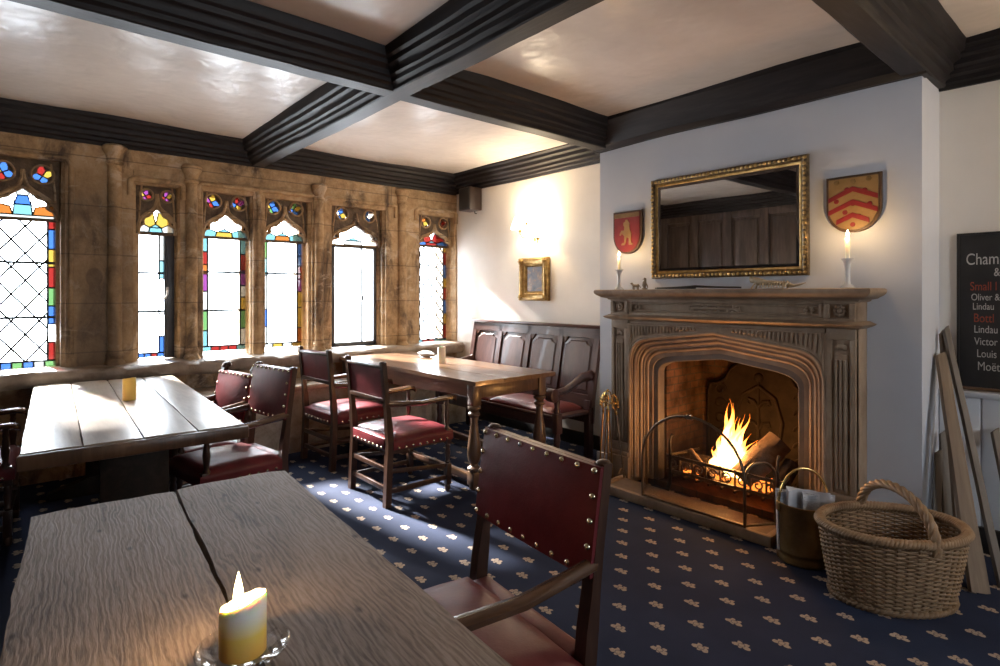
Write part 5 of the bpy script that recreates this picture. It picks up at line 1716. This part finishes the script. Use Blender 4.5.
# grey cloth on the window ledge end of the settle side
mb = MB()
rings = []
for i in range(11):
    u = i / 10
    ring = []
    for k in range(12):
        a = 2 * PI * k / 12
        rr = math.sin(PI * min(max(u, .04), .96)) ** .6
        ring.append((-.13 + .26 * u, .06 * rr * math.cos(a), .03 + .032 * rr * math.sin(a) + .006 * noise.noise(Vector((u * 6, a, 1)))))
    rings.append(ring)
mb.loft(rings)
o = mb.build('folded_cloth', MAT['dusk_cloth'], None, angle=70, loc=(-4.72, 3.13, ZT + .0005)); tag(o, 'rumpled grey cloth at the far end of the oak table', 'cloth')

# ------------------------------------------------------------------ baskets and timber by the chimney breast
bk_ = thing('wicker_basket', 'large oval wicker log basket with a hooped handle on the carpet by the wall', 'basket', (-.825, 3.155, .0), R(52))
A0, B0, A1, B1, HB = .255, .18, .315, .235, .33
def el(t, z, off=0.0):
    u = max(0, min(1, z / HB)); k = u ** .75
    a, b = A0 + (A1 - A0) * k + off, B0 + (B1 - B0) * k + off
    return (a * math.cos(t), b * math.sin(t), z)
NS = 44
mb = MB(); rows = 31
for r in range(rows):
    z = .018 + (HB - .035) * r / (rows - 1)
    pts = []
    m = NS * 4
    for i in range(m):
        t = 2 * PI * i / m
        pts.append(el(t, z + .0015 * noise.noise(Vector((t * 3, r, 0))), .0075 * math.cos(NS / 2 * t * 1.0 + PI * r)))
    mb.tube(pts, .0056, 6, closed=True)
mb.build('woven_side', MAT['wicker'], bk_, angle=60)
mb = MB()
for k in range(NS):
    t = 2 * PI * (k + .0) / NS
    mb.tube([el(t, z) for z in (.0, HB * .25, HB * .5, HB * .75, HB)], .0055, 6)
o = mb.build('upright_stakes', MAT['wicker_dark'], bk_); o['kind'] = 'stuff'
mb = MB()
for s in range(3):                     # three strands plaited round the rim
    pts = []
    m = 240
    for i in range(m):
        t = 2 * PI * i / m; ph = t * 40 + s * 2 * PI / 3
        p = el(t, HB + .006 + .014 * math.sin(ph), .016 * math.cos(ph)); pts.append(p)
    mb.tube(pts, .0100, 6, closed=True)
mb.build('plaited_rim', MAT['wicker'], bk_, angle=60)
mb = MB()
mb.lathe([(0, .002), (1.0, .002), (1.0, .022), (.0, .022)], 40, Matrix.Diagonal((A0, B0, 1, 1)))
for s in range(2):
    pts = [el(2 * PI * i / 160, .010 + .009 * math.sin(2 * PI * i / 160 * 34 + s * PI), .010 + .006 * math.cos(2 * PI * i / 160 * 34 + s * PI)) for i in range(160)]
    mb.tube(pts, .010, 6, closed=True)
mb.build('base', MAT['wicker_dark'], bk_, angle=60)
mb = MB()
HHt = .178
def hoop(u):
    a = PI * u
    return Vector((0.02, -(B1 + .005) * math.cos(a), HB - .04 + (HHt + .04) * math.sin(a) ** .8))
N_ = 90
for s in range(4):
    pts = []
    for i in range(N_ + 1):
        u = i / N_
        c = hoop(u); d = (hoop(min(1, u + .01)) - hoop(max(0, u - .01))).normalized()
        nx_ = Vector((1, 0, 0)); ny_ = d.cross(nx_)
        ph = u * 26 + s * PI / 2
        pts.append(c + (nx_ * math.cos(ph) + ny_ * math.sin(ph)) * .0125)
    mb.tube(pts, .0105, 6)
mb.build('handle', MAT['wicker'], bk_, angle=60)

bu = thing('coal_bucket', 'old brass coal bucket with a hoop handle, filled with newspapers, beside the hearth', 'bucket', (-1.245, 3.235, 0), R(45))
mb = MB()
r = .128
mb.lathe([(0, .02), (r * .98, .02), (r, .0), (r * 1.03, .004), (r * 1.03, .02), (r * 1.0, .03), (r * 1.0, .05), (r * 1.015, .056), (r, .062), (r, .285), (r * 1.03, .292), (r * 1.03, .304), (r * .985, .306), (r * .97, .285), (r * .97, .04), (0, .04)], 36)
mb.build('body', MAT['old_brass'], bu, angle=40)
mb = MB()
mb.tube([(r * 1.02 * math.cos(PI * i / 20), 0, .29 + .195 * math.sin(PI * i / 20)) for i in range(21)], .0065, 8)
mb.build('hoop_handle', MAT['brass'], bu)
for s in (-1, 1):
    mb = MB(); mb.box(s * r * 1.03 - .006, s * r * 1.03 + .006, -.018, .018, .255, .305, bevel=.003); mb.build('handle_lug', MAT['old_brass'], bu)
def paper(seed, x, y, z, rz, tilt, w, h, label, mat):
    mb = MB()
    rings = []
    for i in range(13):
        u = i / 12 - .5
        ring = []
        bend = .018 * math.sin(u * 3.0 + seed) + .01 * noise.noise(Vector((u * 5, seed, 0)))
        for (d, zz) in ((-.011, 0), (-.014, h * .5), (-.011 + .006 * math.sin(u * 9 + seed), h * (1 - .07 * abs(u))), (.011 + .006 * math.sin(u * 7), h * (.97 - .1 * u)), (.014, h * .5), (.011, 0)):
            ring.append((u * w, bend + d, zz))
        rings.append(ring)
    mb.loft(rings)
    o = mb.build('newspaper', mat, None, angle=50, loc=(x, y, z), rot=(tilt, 0, rz)); tag(o, label, 'newspaper', 'newspapers in the bucket')
paper(1, -1.275, 3.21, .045, R(42), R(-4), .19, .315, 'folded newspaper at the front of the brass bucket', MAT['news'])
paper(3, -1.235, 3.245, .045, R(48), R(3), .21, .335, 'folded newspaper in the middle of the brass bucket', MAT['paper'])
paper(6, -1.20, 3.285, .045, R(40), R(5), .17, .32, 'folded newspaper at the back of the brass bucket', MAT['news'])

def board(base, top, w, th, label, mat, twist=0.0, taper=1.0):
    b = Vector(base); t = Vector(top); d = t - b; L = d.length
    tz = d.normalized(); ref = Vector((math.cos(twist), math.sin(twist), 0)); sx = (ref - tz * ref.dot(tz)).normalized(); sy = tz.cross(sx)
    Rm = Matrix((sx, sy, tz)).transposed().to_euler()
    mb = MB()
    rings = []
    for i in range(9):
        z = L * i / 8
        k = 1 + (taper - 1) * i / 8
        n1 = .004 * noise.noise(Vector((z * 5, w * 40, 0)))
        cut = (.03 if i == 8 else 0)
        rings.append([(-w / 2 * k + n1, -th / 2, z - cut), (w / 2 * k + n1, -th / 2, z), (w / 2 * k + n1, th / 2, z), (-w / 2 * k + n1, th / 2, z - cut)])
    mb.loft(rings)
    o = mb.build('timber_plank', mat, None, angle=30, loc=base, rot=Rm)
    tag(o, label, 'plank', 'timber leaning by the chimney breast')
board((-.555, 3.49, .0), (-.80, 3.955, 1.10), .095, .022, 'widest pale timber plank, in front of the others leaning beside the chimney breast', MAT['scrap'], R(55), .55)
board((-.49, 3.63, .0), (-.79, 4.02, 1.24), .035, .022, 'tallest thin timber batten leaning beside the chalkboard', MAT['scrap_grey'], R(50), .8)
board((-.66, 3.70, .0), (-.806, 4.03, 1.22), .03, .02, 'thin upright batten behind the widest plank, touching the chimney breast', MAT['scrap'], R(50), .8)
board((-.40, 3.66, .0), (-.58, 4.03, .70), .04, .02, 'short dark batten to the right of the widest plank', MAT['scrap_grey'], R(50), .9)
board((-.72, 3.76, .0), (-.792, 3.99, .66), .05, .02, 'short grey plank end behind the wicker basket, right of two', MAT['scrap_grey'], R(40), .7)
board((-.775, 3.72, .0), (-.800, 3.93, .56), .04, .02, 'shortest grey plank end behind the wicker basket, against the chimney breast', MAT['scrap_grey'], R(40), .8)
